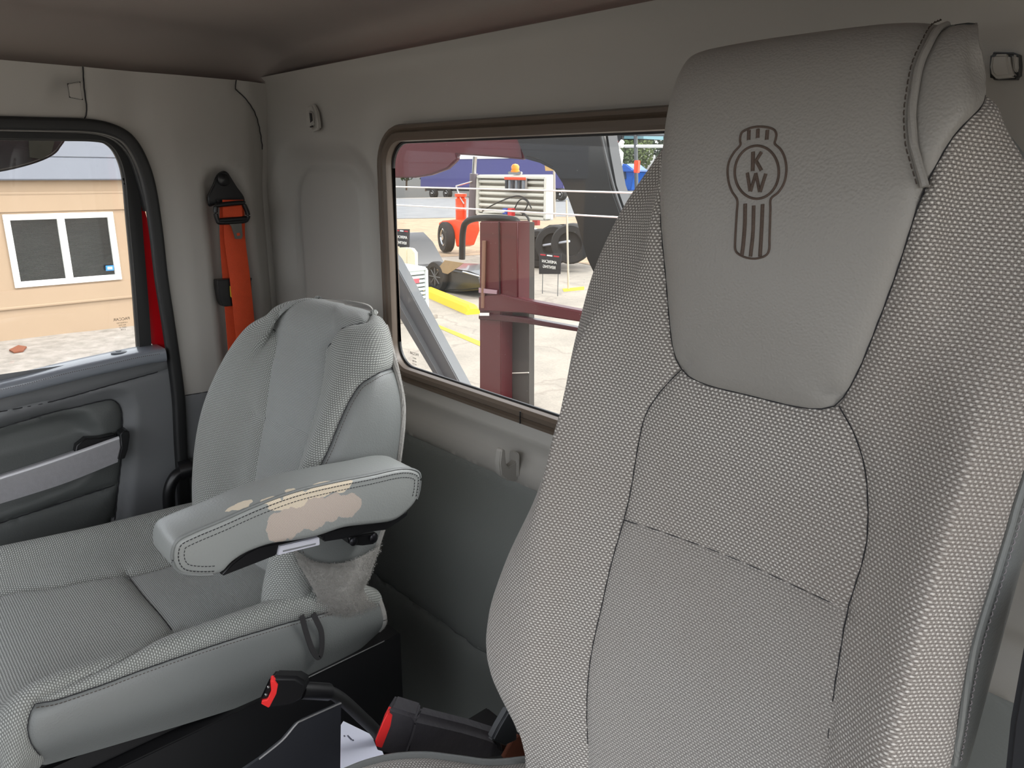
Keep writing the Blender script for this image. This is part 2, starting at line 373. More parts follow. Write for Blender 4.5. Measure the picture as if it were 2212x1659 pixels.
        for i in range(len(fo)):
            if lab[i]<0:
                st=[i]; lab[i]=nc
                while st:
                    a=st.pop()
                    for b in adj[a]:
                        if lab[b]<0: lab[b]=nc; st.append(b)
                nc+=1
        cen=np.array([A[list(f)].mean(0) for f in fo]); l=np.array(lab)
        P,N=s.base(u,v)
        off=np.zeros(len(u)); near=np.full(len(u),1e9)
        for d,h,w in s.seams:
            dd=np.array([(min(max(a,u0),u1),min(max(b,v0),v1)) for a,b in d]); 
            dd=np.concatenate([dd[:-1]+(dd[1:]-dd[:-1])*t for t in (0,.33,.66)]+[dd[-1:]])
            Q,_n=s.base(dd[:,0],dd[:,1]); kt=kdtree.KDTree(len(Q))
            for i,q_ in enumerate(Q): kt.insert(q_,i)
            kt.balance(); ds=np.array([kt.find(p)[2] for p in P]); off-=h*np.exp(-(ds/w)**1.3)*1.0; near=np.minimum(near,ds)
        mu,mv=s.metric(u,v); UVm=np.stack([mu,mv],1)
        comp={}; small={}
        for name,seed,m,puff,pw in regions:
            dd=((cen-np.array(seed))*np.array([su,sv])); k=int(l[np.argmin((dd**2).sum(1))]); comp[k]=(name,m,puff,pw)
        objs={}
        for k in range(nc):
            if k in comp: name,m,puff,pw=comp[k]
            else:
                if default is None: continue
                name,m,puff,pw=default
            if m is None: continue
            objs.setdefault((name,k if k in comp else -1),[m,puff,pw,[]])[3].extend([i for i in np.where(l==k)[0]])
        res={}
        for (name,k),(m,puff,pw,fl) in objs.items():
            used=sorted({i for f in fl for i in fo[f]}); mp={a:i for i,a in enumerate(used)}; us=np.array(used)
            pos=P[us]+N[us]*(off[us]+puff*(1-np.exp(-(near[us]/max(pw,1e-6)))))[:,None]
            fs=[[mp[i] for i in fo[f]] for f in fl]
            if s.sign<0: fs=[f[::-1] for f in fs]
            ob=pydata(name,pos,fs,m,parent,True,UVm[us]); res[name]=ob
        return res
    def at(s,uv,lift=0.):
        A=np.array(uv,float); p,n=s.base(A[:,0],A[:,1]); return p+n*lift,n
def ribbon(name,sheet,strokes,m,parent,lift=.0,kind=None):
    """embroidered strokes lying on a sheet: (uv points, width, height, closed)"""
    vs=[];fs=[]
    for uv,wd,ht,closed in strokes:
        d=sheet.densify(uv,closed=closed) if len(uv)>2 or closed else sheet.densify(uv)
        p,n=sheet.at(d,lift); P=[Vector(x) for x in p]; N_=len(P); k=5; b0=len(vs)
        for i in range(N_):
            t=(P[(i+1)%N_]-P[i-1]) if closed else P[min(i+1,N_-1)]-P[max(i-1,0)]; t.normalize(); nn=Vector(n[i]); s_=t.cross(nn).normalized()
            for a,b in ((-.5,-.3),(-.42,.6),(0,1),(.42,.6),(.5,-.3)): vs.append(P[i]+s_*a*wd+nn*b*ht)
        for i in range(N_ if closed else N_-1):
            j=(i+1)%N_
            for q_ in range(k-1): fs.append((b0+i*k+q_,b0+j*k+q_,b0+j*k+q_+1,b0+i*k+q_+1))
    o=pydata(name,vs,fs,m,parent); 
    if kind: o['kind']=kind
    return o
def stitches(name,path,nrm,m,parent,dash=.004,gap=.002,r=.0006,lift=.0004):
    P=[Vector(p) for p in path]; L=[0]
    for a,b in zip(P,P[1:]): L.append(L[-1]+(b-a).length)
    def pt(x):
        i=int(np.searchsorted(L,x,side='right'))-1; i=max(0,min(i,len(P)-2)); f=(x-L[i])/max(L[i+1]-L[i],1e-9)
        return P[i].lerp(P[i+1],f)+Vector(nrm[i])*lift
    vs=[];fs=[];x=0
    while x+dash<L[-1]:
        a,b,c=pt(x),pt(x+dash/2),pt(x+dash); nn=Vector(nrm[min(int(np.searchsorted(L,x)),len(P)-1)])
        v,f=tube_data([a-nn*r,b+nn*r*.5,c-nn*r],circ(r,5),up=nn if abs((c-a).normalized().dot(nn))<.9 else Vector((0,0,1)))
        o=len(vs); vs+=v; fs+=[tuple(i+o for i in q_) for q_ in f]; x+=dash+gap
    o=pydata(name,vs,fs,m,parent); o['kind']='stuff'; return o
def fuzz(name,pts,nrm,m,parent,n=4000,L=.006,r=.00035,spread=.5):
    """short pile fibres standing on given points"""
    vs=[];fs=[]; pts=np.asarray(pts);nrm=np.asarray(nrm)
    for _ in range(n):
        i=rng.integers(len(pts)); p=Vector(pts[i])+Vector(rng.normal(0,.0015,3)); d=(Vector(nrm[i])+Vector(rng.normal(0,spread,3))).normalized()
        s_=d.orthogonal().normalized()*r; t_=d.cross(s_).normalized()*r; l=L*(.5+rng.random()*.8); b=len(vs)
        vs+=[p-s_,p+s_,p+t_,p+d*l]; fs+=[(b,b+1,b+3),(b+1,b+2,b+3),(b+2,b,b+3)]
    o=pydata(name,vs,fs,m,parent,False); o['kind']='stuff'; return o

# ================= materials =================
TRIM=mat('light_trim_plastic','a6a39d',.5,bump=(900.,.12,'noise'),var=.03)
TRIMD=mat('grey_trim_plastic','6c6e70',.5,bump=(900.,.15,'noise'),var=.04)
DARKP=mat('dark_grey_plastic','4c4f52',.48,bump=(900.,.15,'noise'),var=.04)
LINER=mat('taupe_headliner','8d8682',.95,bump=(1500.,.3,'noise'),var=.04,spec=.1)
VINYL=mat('grey_vinyl','747776',.42,bump=(500.,.3,'leather'),var=.03)
VINYLW=mat('grey_wall_vinyl','7c7f7c',.6,bump=(350.,.25,'leather'),var=.05)
HVINYL=mat('headrest_vinyl','92908c',.45,bump=(520.,.35,'leather'),var=.03)
BLACK=mat('black_plastic','161618',.35,var=.1)
RUBBER=mat('black_rubber','1a1b1c',.55,var=.1)
STEEL=mat('brushed_steel','a0a0a0',.3,1.,bump=(300.,.1,'noise'))
BELT=mat('orange_webbing','d2491f',.7,bump=(700.,.5,'noise'),var=.12,varscale=60.)
REDBTN=mat('red_button','ec3434',.35)
FLEECE=mat('grey_fleece','9b9995',1.,bump=(260.,1.,'noise'),var=.15,varscale=40.,spec=.05)
BROWN=mat('brown_gasket','5d5146',.38,var=.06)
THREADD=mat('dark_thread','4a423c',.8)
THREAD_SHADE=mat('black_thread_and_shade','26262a',.8)  # armrest stitching and panel gaps, also painted shade in the seat seams
EMB=mat('brown_embroidery','5a4c44',.65,bump=(1800.,.8,'noise'),var=.2,varscale=300.)
MAROON=mat('maroon_paint','4a0812',.45,coat=.15,var=.08)
REDPAINT=mat('red_paint','c0101a',.2,coat=.6)
RUST=mat('rusty_metal','6b3a28',.8,var=.3,varscale=60.)
SEATM=mat('black_base_metal','121214',.5,var=.1)
FAB_D=weave('driver_weave','625d5a','aeaaa5','f2efea',.0040,.0027,.32,True,dirt=.25)
FAB_D2=weave('driver_fine_weave','716d6a','adaaa6','dcd9d4',.0034,.0024,.30,True,dirt=.2)
FAB_P=weave('passenger_bolster_weave','636663','939693','cfd2ce',.0036,.0032,.30,True)
FAB_PC=weave('passenger_centre_weave','666967','8f9291','b9bcba',.0026,.0026,.34,False,bstr=.5)
PANE=glass('window_glass',(.97,.98,.98,1),.04,.05)
PANER=glass('rear_window_glass',(.95,.96,.96,1),.022,.10)

# ================= interior setting =================
# headliner
zc=1.748
def liner():
    vs=[];fs=[];uu=np.linspace(-.03,1.97,60);vv=np.linspace(-1.40,.03,50)
    for y in vv:
        for x in uu:
            dx=min(x+.03,1.97-x); dy=.03-y
            r=.16; ex=max(0,1-dx/r); ey=max(0,1-dy/r); e=min(1,math.hypot(ex,ey)); z=zc-.012+.075*math.sqrt(max(0,1-e*e))
            vs.append((x,y,z))
    n=60
    for j in range(49):
        for i in range(59): fs.append((j*n+i,j*n+i+1,(j+1)*n+i+1,(j+1)*n+i))
    return vs,fs
v_,f_=liner(); tag(pydata('ceiling',v_,f_,LINER),kind='structure')
tag(box('floor',(-.05,-1.5,.34),(1.97,.03,.38),DARKP),kind='structure')
ro=[(-.08,.06),(1.98,.06),(1.98,-1.42),(-.08,-1.42)]
tag(prism('ceiling',[(x,y,1.84) for x,y in ro],(0,0,.03),REDPAINT),kind='structure')

# back wall: one sheet, window opening, pocket, lower vinyl
bw=Sheet(SURF['bw'],sign=1)
def bwuv(pts):  # world x,z on the back wall -> sheet uv
    return [((x+.06)/.1,(z-.38)/1.365*136) for x,z in pts]
def rr(x0,x1,z0,z1,r,n=6):
    out=[]
    for cx,cz,a0 in ((x1-r,z1-r,0),(x0+r,z1-r,90),(x0+r,z0+r,180),(x1-r,z0+r,270)):
        for i in range(n+1):
            a=math.radians(a0+90*i/n); out.append((cx+r*math.cos(a),cz+r*math.sin(a)))
    return out
WX0,WX1,WZ0,WZ1=.462,1.40,1.168,1.612
bw.seams.append((bwuv(rr(WX0,WX1,WZ0,WZ1,.055)+[rr(WX0,WX1,WZ0,WZ1,.055)[0]]),.0,.01))
def bwline(pts,h=.003,w=.004):
    d=[]
    for (a,b),(c,e) in zip(pts,pts[1:]): d+=[(a+(c-a)*i/30,b+(e-b)*i/30) for i in range(30)]
    bw.seams.append((bwuv(d+[pts[-1]]),h,w))
bwline([(-.06,1.037),(1.94,1.037)],.003,.004)
bwline([(-.06,.648),(1.94,.648)],.007,.010)
bw.stamps.append((bwuv(rr(-.005,.395,1.0,1.585,.10)),-.034,.035))
bw.stamps.append((bwuv(rr(.05,.33,1.05,1.555,.085)),.010,.010))
bw.stamps.append((bwuv(rr(.40,1.45,1.10,1.665,.09)),-.010,.05))
bw.stamps.append((bwuv(rr(1.385,1.60,1.668,1.712,.015)),-.010,.012))
wb=empty('wall_back',(.9,0,.4),kind='structure')
R=bw.build([('upper_trim',bwuv([(.2,1.3)])[0],TRIM,0,1),('opening',bwuv([(1.,1.4)])[0],None,0,1),
            ('lower_panel',bwuv([(.6,.9)])[0],VINYLW,.004,.02),('bottom_panel',bwuv([(.6,.5)])[0],VINYLW,.004,.02)],wb,step=.009)
# rear window: pane + ribbed brown gasket
wn=empty('window_2',((WX0+WX1)/2,.01,WZ0),kind='structure')
gp=[(x,-.006,z) for x,z in rr(WX0,WX1,WZ0,WZ1,.055,8)]
gprof=[(-.006,-.014),(.012,-.014),(.013,.001),(.011,.005),(.007,.0055),(.0045,.002),(.002,.0055),(-.004,.006),(-.008,.003),(-.009,-.004)]
pp=[(a*1.35,b*1.3) for a,b in gprof]
tube('gasket',gp,0,BROWN,wn,closed=True,prof=pp,ups=[(0,-1,0)]*len(gp))
tube('gasket_lip',[(x,.006,z) for x,z in rr(WX0+.012,WX1-.012,WZ0+.011,WZ1-.012,.046,8)],.0035,BLACK,wn,closed=True,k=6)
# butt joint of the gasket
g=PX=None
tube('gasket_joint',[(.848,-.0165,1.155),(.848,-.0165,1.176)],.0012,BLACK,wn,k=6)
prism('window_pane',[(x,.010,z) for x,z in rr(WX0+.004,WX1-.004,WZ0+.004,WZ1-.004,.05)],(0,.005,0),PANER,wn)
0 and prism('outer_flange',[(x,.016,z) for x,z in rr(-.05,1.95,.4,1.745,.02)][:0] or [(WX0-.03,.016,WZ0-.05),(WX0+.002,.016,WZ0-.05),(WX0+.002,.016,WZ1+.05),(WX0-.03,.016,WZ1+.05)],(0,.03,0),BLACK,wn)

# left wall: door aperture, B pillar trim, belt channel
lw=Sheet(SURF['lw'],sign=1)
ap=[(38.8091,26.8032),(42.1089,26.8332),(45.6185,26.8469),(47.8452,26.7408),(49.7304,26.3227),(50.9525,25.4657),(51.4306,24.379),(51.7082,22.3436),(51.6606,20.2388),(51.8149,17.8333),(51.7297,14.6414),(51.3603,12.0353),(50.9767,9.5887),(50.6847,7.5775)]
ap=[(0.0,ap[0][1])]+ap+[(ap[-1][0],0.0)]
lw.seams.append((lw.densify(ap),.0,.01))
s1=[(45.9417,28.8596),(46.0093,28.2359),(46.0846,27.4497),(45.8422,27.086),(45.5479,26.8817)]; lw.add([(s1[0][0],lw.S.V)]+s1+[(s1[-1][0],s1[-1][1]-.6)],h=.003,w=.003)
s2=[(51.7908,14.5216),(53.9546,14.548),(56.9169,14.5888)]; lw.add([(s2[0][0]-1.2,s2[0][1]-.02)]+s2+[(lw.S.U,s2[-1][1]+.0)],h=.0015,w=.003)
s3=[(60.6387,28.9117),(60.5889,28.641),(61.7855,28.2878),(63.2516,27.6686),(64.0688,26.8518),(64.4634,25.6652)]; lw.add([(s3[0][0],lw.S.V)]+s3+[(64.2,s3[-1][1]-4),(64.3,0.0)],h=.003,w=.004)
ch=[(56.7405,24.4721),(57.6876,24.9488),(58.8777,25.1183),(60.3221,24.8683),(61.0873,24.1362),(61.2131,21.7049),(61.5303,18.9306),(61.4904,16.0511),(61.0908,14.3014),(56.7656,14.6498),(56.7465,16.4139),(56.7637,18.7226),(56.7804,20.953),(56.7459,23.1096)]
lw.stamps.append((ch,-.022,.012))
bt=[(43.5278,28.4935),(45.7515,28.4326),(45.758,27.8472),(43.453,27.6119)]
lw.stamps.append((bt,-.008,.016))
wl=empty('wall_left',(0,-.15,.4),kind='structure')
R=lw.build([('header_trim',(41.3176,28.0923),TRIM,0,1),('pillar_trim',(53.9209,22.3124),TRIM,0,1),
   ('lower_pillar_trim',(52.1361,11.0064),TRIMD,0.0,1),('opening',(40.,15.),None,0,1),('corner_trim',(64.8,22.),TRIM,0,1)],wl,step=.011)
# small square blanking cap in the header
cap=[(0.04,-0.414,1.7),(0.04,-0.393,1.705),(0.04,-0.393,1.674),(0.04,-0.414,1.677)]
t_=empty('blanking_cap',cap[0],'small square plastic cap set into header trim above passenger door','cap')
prism('cap_face',cap,(.004,0,0),TRIM,t_,bev=.0015)
tube('cap_gap',[Vector(p)+Vector((.0005,0,0)) for p in cap],.0013,BLACK,t_,closed=True,k=6)

# black door seal round the aperture
wsp=[(0.004,-0.553,1.627),(0.004,-0.459,1.629),(0.004,-0.389,1.63),(0.004,-0.347,1.625),(0.004,-0.314,1.608),(0.004,-0.294,1.57),(0.004,-0.283,1.514),(0.004,-0.28,1.422),(0.004,-0.281,1.326),(0.004,-0.278,1.215),(0.004,-0.276,1.067),(0.004,-0.284,0.947),(0.004,-0.29,0.834),(0.004,-0.295,0.717),(0.004,-0.305,0.548)]
wse=empty('door_seal',wsp[8],'thick black rubber seal around the passenger door opening','seal')
wsc=crv(wsp,6); tube('seal_bulb',wsc,0,RUBBER,wse,prof=rrect(.025,.024,.007),up=Vector((1,0,0)))
wsi=[(-0.02,-0.551,1.62),(-0.02,-0.455,1.622),(-0.02,-0.384,1.622),(-0.02,-0.35,1.618),(-0.02,-0.323,1.604),(-0.02,-0.302,1.572),(-0.02,-0.291,1.517),(-0.02,-0.285,1.465)]
tube('seal_lip',crv(wsi,6),0,RUBBER,wse,prof=rrect(.012,.03,.004),up=Vector((1,0,0)))
# red painted body pillar seen in the gap
rp=[(-0.036,-0.288,1.493),(-0.036,-0.279,1.421),(-0.036,-0.276,1.322),(-0.036,-0.272,1.176),(-0.036,-0.275,1.057),(-0.036,-0.284,0.889),(-0.036,-0.29,0.773),(-0.036,-0.31,0.532),(-0.036,-0.331,0.541),(-0.036,-0.308,0.779),(-0.036,-0.288,1.004),(-0.036,-0.28,1.156),(-0.036,-0.307,1.179),(-0.036,-0.303,1.324),(-0.036,-0.297,1.441)]
tag(prism('trim_1',rp,(-.03,0,0),REDPAINT),kind='structure')

# passenger door: frame, glass, panel
dr=empty('door_1',(-.04,-.6,.5),kind='structure')
fo=[(-0.03,-0.563,1.623),(-0.03,-0.445,1.624),(-0.03,-0.353,1.622),(-0.03,-0.318,1.604),(-0.03,-0.3,1.568),(-0.03,-0.292,1.508),(-0.03,-0.297,1.393),(-0.03,-0.303,1.264),(-0.03,-0.309,1.162)]
fi=[(-0.03,-0.566,1.602),(-0.03,-0.448,1.604),(-0.03,-0.363,1.605),(-0.03,-0.337,1.597),(-0.03,-0.322,1.572),(-0.03,-0.316,1.531),(-0.03,-0.319,1.452),(-0.03,-0.324,1.326),(-0.03,-0.333,1.165)]
fo=crv(fo,5); fi=crv(fi,5)
def band(name,A,B,vec,m,parent,kind=None):
    n=len(A); vs=[Vector(p) for p in A]+[Vector(p) for p in B]; vs+= [v+Vector(vec) for v in vs]; fs=[]
    for i in range(n-1):
        fs+=[(i,i+1,n+i+1,n+i),(2*n+i,3*n+i,3*n+i+1,2*n+i+1),(i,2*n+i,2*n+i+1,i+1),(n+i,n+i+1,3*n+i+1,3*n+i)]
    fs+=[(0,n,3*n,2*n),(n-1,3*n-1,4*n-1,2*n-1)]
    o=pydata(name,vs,fs,m,parent); sharp(o.data); return o
band('window_frame',fo,fi,(-.03,0,0),RUBBER,dr)
tube('glass_run',[Vector(p)+Vector((-.012,0,0)) for p in fi],.004,mat('run_rubber','3a3a38',.5),dr,k=6)
gl=[(-.05,-1.3,1.62)]+[(-.05,p[1]-.0,p[2]) for p in fi]+[(-.05,-.30,1.10),(-.05,-1.3,1.0)]
prism('window_glass',[(p[0],p[1]+(.0),p[2]) for p in gl],(-.004,0,0),PANE,dr)
dp=Sheet(SURF['dp'],sign=1)
ds1=[(13.6692,13.5382),(15.5589,13.5977),(17.6421,13.8591),(19.8129,14.1197)]; dp.add([(0.,ds1[0][1]-1.5)]+ds1+[(dp.S.U,ds1[-1][1]+.1)],h=.003,w=.003)
din=[(13.5448,12.7384),(14.8175,12.9428),(16.1526,13.1009),(17.4646,13.187),(17.8039,13.0354),(17.9497,12.6135),(17.8814,11.796),(17.6878,10.5756),(17.5094,9.7665),(17.2669,8.7528),(17.0858,7.9316),(16.8678,7.1172)]
dp.add([(0.,din[0][1]-1.)]+din+[(din[-1][0],0.)],h=.004,w=.003)
ds3=[(12.9574,8.9634),(14.9175,9.1436),(17.3277,9.3651)]; dp.add([(0.,ds3[0][1]-1.)]+ds3,h=.004,w=.003)
dout=[(13.6071,13.1393),(14.8728,13.3167),(16.2063,13.4848),(17.6957,13.5865),(18.2079,13.343),(18.3162,12.7425),(18.1095,11.107),(17.9153,9.8689),(17.6638,8.6307),(17.3638,7.1698)]
dp.stamps.append(([(0.,dout[0][1]-1.)]+dout+[(dout[-1][0],0.),(0.,0.)],-.012,.012))
dc=[(13.5419,12.7201),(14.4832,12.8255),(15.7867,12.8836),(16.4291,12.6415),(16.6979,12.0739),(16.6915,11.7686),(15.9351,11.5471),(14.588,11.3921),(13.3269,11.3383)]
dp.stamps.append(([(0.,dc[0][1]-.5)]+dc+[(0.,dc[-1][1]-1.)],-.034,.022))
dc2=[(13.1816,10.404),(14.7732,10.4392),(16.3454,10.514),(16.2366,10.2311),(15.7963,9.9393),(14.3311,9.6557),(13.0404,9.497)]
dp.stamps.append(([(0.,dc2[0][1]-.8)]+dc2+[(0.,dc2[-1][1]-1.)],-.015,.012))
R=dp.build([('upper_panel',(15.2874,13.9609),TRIMD,.002,.01),('side_panel',(18.4646,10.1536),TRIMD,.002,.01),
  ('inset_panel',(17.2915,12.5515),DARKP,0,1),('pocket_panel',(13.7289,7.7942),mat('door_pocket_vinyl','545756',.55,bump=(350.,.25,'leather')),.012,.03)],dr,step=.008,default=('side_panel',TRIMD,.002,.01))
# padded sill cap with lock knob
ca=[(-0.012,-0.642,1.146),(-0.012,-0.596,1.151),(-0.012,-0.549,1.155),(-0.012,-0.483,1.162),(-0.012,-0.414,1.168),(-0.012,-0.34,1.173),(-0.012,-0.296,1.173)]
cl=crv([Vector(p)+Vector((0,0,-.012)) for p in ca],5)
tube('sill_cap',cl,0,mat('sill_vinyl','7d828a',.30,coat=.5,bump=(400.,.3,'leather')),dr,prof=rrect(.074,.030,.011,5),up=Vector((0,0,1)))
stt=[(0.024,-0.603,1.143),(0.024,-0.557,1.147),(0.024,-0.492,1.155),(0.024,-0.424,1.16),(0.024,-0.352,1.166),(0.024,-0.309,1.167)]
stitches('sill_stitching',crv(stt,6),[(1,0,.3)]*31,THREADD,dr,dash=.003,gap=.001,r=.0008)
lk=(-0.012,-0.38,1.175)
lk=(lk[0],lk[1],ca[4][2]+.013) if False else lk
lo_=lathe('lock_bezel',[(.0,.0),(.015,.0),(.016,.002),(.012,.0035),(.006,.0035),(.0045,.001),(0,.001)],mat('bezel','55595f',.3),dr,loc=(-.016,-0.379,1.173),k=24)
lathe('lock_hole',[(0,.0),(.0045,.0),(.0045,.0042),(0,.0042)],BLACK,lo_,loc=(-.016,-0.379,1.173),k=16)
# pull handle
ht=[(0.018,-0.675,0.962),(0.018,-0.582,0.972),(0.018,-0.507,0.982),(0.018,-0.406,0.998)]
hb=[(0.014,-0.683,0.91),(0.014,-0.589,0.917),(0.014,-0.514,0.925),(0.014,-0.419,0.943)]
band('pull_handle',crv(ht,5),crv(hb,5),(-.022,0,0),mat('brushed_strip','b9b8bc',.36,.4,bump=(500.,.4,'noise'),var=.12,varscale=120.),dr)
hc=[(0.024,-0.41,1.007),(0.024,-0.399,1.013),(0.024,-0.39,1.011),(0.024,-0.39,0.998),(0.024,-0.398,0.968),(0.024,-0.406,0.951),(0.024,-0.42,0.949),(0.024,-0.411,0.976)]
tube('handle_highlight',[Vector(p)+Vector((-.004,0,-.002)) for p in crv(ht,5)],.005,mat('painted_highlight','d0d0d4',.3,.3),dr,k=8)  # paler tube puts the highlight of the handle's top into colour
prism('handle_end_cap',hc,(-.03,0,0),BLACK,dr,bev=.003)
hk=[(0.008,-0.49,0.997),(0.008,-0.471,1.009),(0.008,-0.445,1.004),(0.008,-0.414,1.004),(0.008,-0.408,0.992),(0.008,-0.497,0.976)]
prism('door_latch',hk,(-.02,0,0),BLACK,dr,bev=.003)
# cab's far side: driver door and pillar (only its edge is in view)
wr=empty('wall_right',(1.95,-.2,.4),kind='structure')
box('lower_panel',(1.93,-.25,.38),(1.97,0,1.08),DARKP,wr,bev=.01); box('pillar_trim',(1.93,-.25,1.08),(1.97,.02,1.75),TRIM,wr,bev=.01)
box('header_trim',(1.93,-1.3,1.70),(1.97,-.2,1.76),TRIM,wr,bev=.01)
tag(box('wall_front',(-.05,-1.42,.38),(1.95,-1.36,1.02),DARKP,bev=.02),kind='structure')
# sheet metal outside the trim, so no daylight leaks in
sk=empty('wall_outer',(.9,.05,.3),kind='structure')
for lo,hi in (((-.1,.05,.2),(WX0-.10,.075,1.87)),((WX1+.02,.05,.2),(2.0,.075,1.87)),((WX0-.10,.05,.2),(WX1+.02,.075,WZ0-.06)),((WX0-.10,.05,WZ1+.02),(WX1+.02,.075,1.87)),
              ((-.13,-.24,.2),(-.075,.06,1.87)),((-.13,-1.35,1.66),(-.075,-.24,1.87)),((-.13,-1.35,.2),(-.075,-.24,1.10))):
    box('body_panel',lo,hi,REDPAINT,sk)

# clip in upper corner of the pocket, coat hook, latch bezel
def clip(name,c,s,label,cat):
    t=empty(name,c,label,cat); c=Vector(c)
    prism('housing',[c+Vector((a*s,-.001,b*s)) for a,b in ((-.9,1.05),(.3,1.15),(.75,.6),(.95,-.3),(.9,-.9),(-.1,-1.05),(-.95,-.75),(-1.05,.3))],(0,-.010*s/.02,0),TRIM,t,bev=.003*s/.02)
    prism('pawl',[c+Vector((a*s,-.010*s/.02,b*s)) for a,b in ((-.3,.5),(.3,.65),(.6,.3),(.7,-.5),(.3,-.8),(-.35,-.7))],(0,-.006*s/.02,0),TRIM,t,bev=.002*s/.02)
    prism('slot',[c+Vector((a*s,-.0155*s/.02,b*s)) for a,b in ((.28,.45),(.6,.4),(.68,-.2),(.35,-.35))],(0,-.0012,0),BLACK,t)
    prism('lower_slot',[c+Vector((a*s,-.0155*s/.02,b*s)) for a,b in ((.25,-.62),(.75,-.58),(.75,-.72),(.25,-.74))],(0,-.0012,0),BLACK,t)
    return t
pc_=(0.214,-0.0,1.651)
clip('trim_clip',(pc_[0],-.004,pc_[2]),.024,'small plastic catch above the recessed wall pocket','clip')
lt=[(1.442,-0.012,1.653),(1.445,-0.012,1.654),(1.46,-0.012,1.652),(1.464,-0.012,1.65),(1.466,-0.012,1.641),(1.467,-0.012,1.631),(1.465,-0.012,1.63),(1.446,-0.012,1.631),(1.445,-0.012,1.633),(1.443,-0.012,1.643)]
t_=empty('ceiling_latch',lt[0],'rounded taupe latch in a dark bezel beside the driver headrest','latch')
prism('bezel',lt,(0,.014,0),BLACK,t_,bev=.002)
lt2=[(1.447,-0.02,1.651),(1.459,-0.02,1.65),(1.461,-0.02,1.643),(1.464,-0.02,1.635),(1.467,-0.02,1.631),(1.452,-0.02,1.631),(1.448,-0.02,1.635),(1.446,-0.02,1.641),(1.446,-0.02,1.648)]
prism('latch_pad',lt2,(0,.016,0),TRIM,t_,bev=.003)
lt3=[(1.46,-0.016,1.65),(1.464,-0.016,1.649),(1.466,-0.016,1.639),(1.466,-0.016,1.634),(1.463,-0.016,1.638)]
prism('pawl',lt3,(0,.01,0),TRIM,t_,bev=.002)
hx=(0.824,-0.004,1.075)
t_=empty('coat_hook',(hx[0],hx[1],hx[2]-.02),'light grey moulded coat hook on the trim below rear window','hook')
def hook():
    hx0,hz=hx[0],hx[2]
    # side outline in (y,z), swept across x with slight taper
    o=[(-.002,.010),(-.014,.003),(-.024,.000),(-.030,.008),(-.033,.032),(-.037,.036),(-.042,.034),(-.045,.012),(-.042,-.010),(-.029,-.022),(-.011,-.030),(-.002,-.028)]
    bm=bmesh.new(); a=[bm.verts.new((hx0-.007,y,hz+z)) for y,z in o]; f=bm.faces.new(a); r=bmesh.ops.extrude_face_region(bm,geom=[f])
    for v in r['geom']:
        if isinstance(v,bmesh.types.BMVert): v.co.x+=.014
    bmesh.ops.recalc_face_normals(bm,faces=bm.faces)
    bmesh.ops.bevel(bm,geom=[e for e in bm.edges if e.calc_face_angle(0)>1.0],offset=.0018,segments=3,affect='EDGES')
    frombm('hook_body',bm,TRIM,t_,True)
    prism('hook_base',[(hx0+a,-.004,hz+b) for a,b in rrect(.024,.046,.008)] ,(0,-.004,0),TRIM,t_,bev=.0015)
hook()

# ================= seat belt =================
sb=empty('seat_belt',(.0,-.13,1.1),'orange seat belt hanging from black pillar anchor','seat belt')
an=[(0.022,-0.131,1.547),(0.022,-0.121,1.543),(0.022,-0.115,1.533),(0.022,-0.103,1.512),(0.022,-0.09,1.492),(0.022,-0.09,1.477),(0.022,-0.1,1.469),(0.022,-0.121,1.473),(0.022,-0.151,1.476),(0.022,-0.167,1.472),(0.022,-0.171,1.482),(0.022,-0.169,1.496),(0.022,-0.156,1.517),(0.022,-0.145,1.538)]
prism('anchor_plate',crv(an,3,True),(-.010,0,0),BLACK,sb,bev=.003)
bc=(0.024,-0.134,1.528)
lathe('anchor_bolt',[(.013,0),(.013,.004),(.010,.0065),(0,.008)],BLACK,sb,loc=bc,axis=(1,0,0))
sl=[(0.026,-0.154,1.487),(0.026,-0.098,1.489),(0.026,-0.102,1.48),(0.026,-0.151,1.477)]
prism('anchor_slot_bar',sl,(-.006,0,0),BLACK,sb,bev=.001)
def strap(name,c,w0,th,m,parent,xo=0.):
    A=[Vector(p) for p in c]
    prof=rrect(w0,th,th*.45,2)
    return tube(name,crv(A,8),0,m,parent,prof=prof,up=Vector((1,0,0)))
back=[(0.006,-0.117,1.481),(0.006,-0.125,1.396),(0.006,-0.129,1.271),(0.006,-0.132,1.14),(0.006,-0.134,1.027)]
strap('rear_webbing',back,.046,.0016,BELT,sb)
front=[(0.036,-0.122,1.486),(0.036,-0.123,1.448),(0.036,-0.126,1.398),(0.036,-0.123,1.316),(0.036,-0.122,1.22),(0.036,-0.121,1.111),(0.036,-0.118,1.02)]
strap('front_webbing',front,.047,.0016,BELT,sb)
rg=[(0.044,-0.164,1.472),(0.044,-0.158,1.476),(0.044,-0.107,1.48),(0.044,-0.101,1.474),(0.044,-0.095,1.456),(0.044,-0.097,1.446),(0.044,-0.108,1.44),(0.044,-0.156,1.439),(0.044,-0.163,1.444),(0.044,-0.166,1.458)]
tube('webbing_guide',crv(rg,5,True),.005,BLACK,sb,closed=True,k=10)
rb=[(0.043,-0.163,1.443),(0.043,-0.101,1.446)]
rb2=[(0.043,-0.158,1.471),(0.043,-0.105,1.475)]
tube('guide_bar',rb,.0055,BLACK,sb,k=10); 
wf=[(0.046,-0.15,1.472),(0.046,-0.107,1.474),(0.046,-0.108,1.45),(0.046,-0.151,1.45)]
prism('webbing_loop',wf,(-.003,0,0),BELT,sb,bev=.001)
tg=[(0.047,-0.147,1.442),(0.047,-0.116,1.442),(0.047,-0.112,1.436),(0.047,-0.112,1.408),(0.047,-0.115,1.402),(0.047,-0.13,1.403),(0.047,-0.131,1.409),(0.047,-0.136,1.431)]
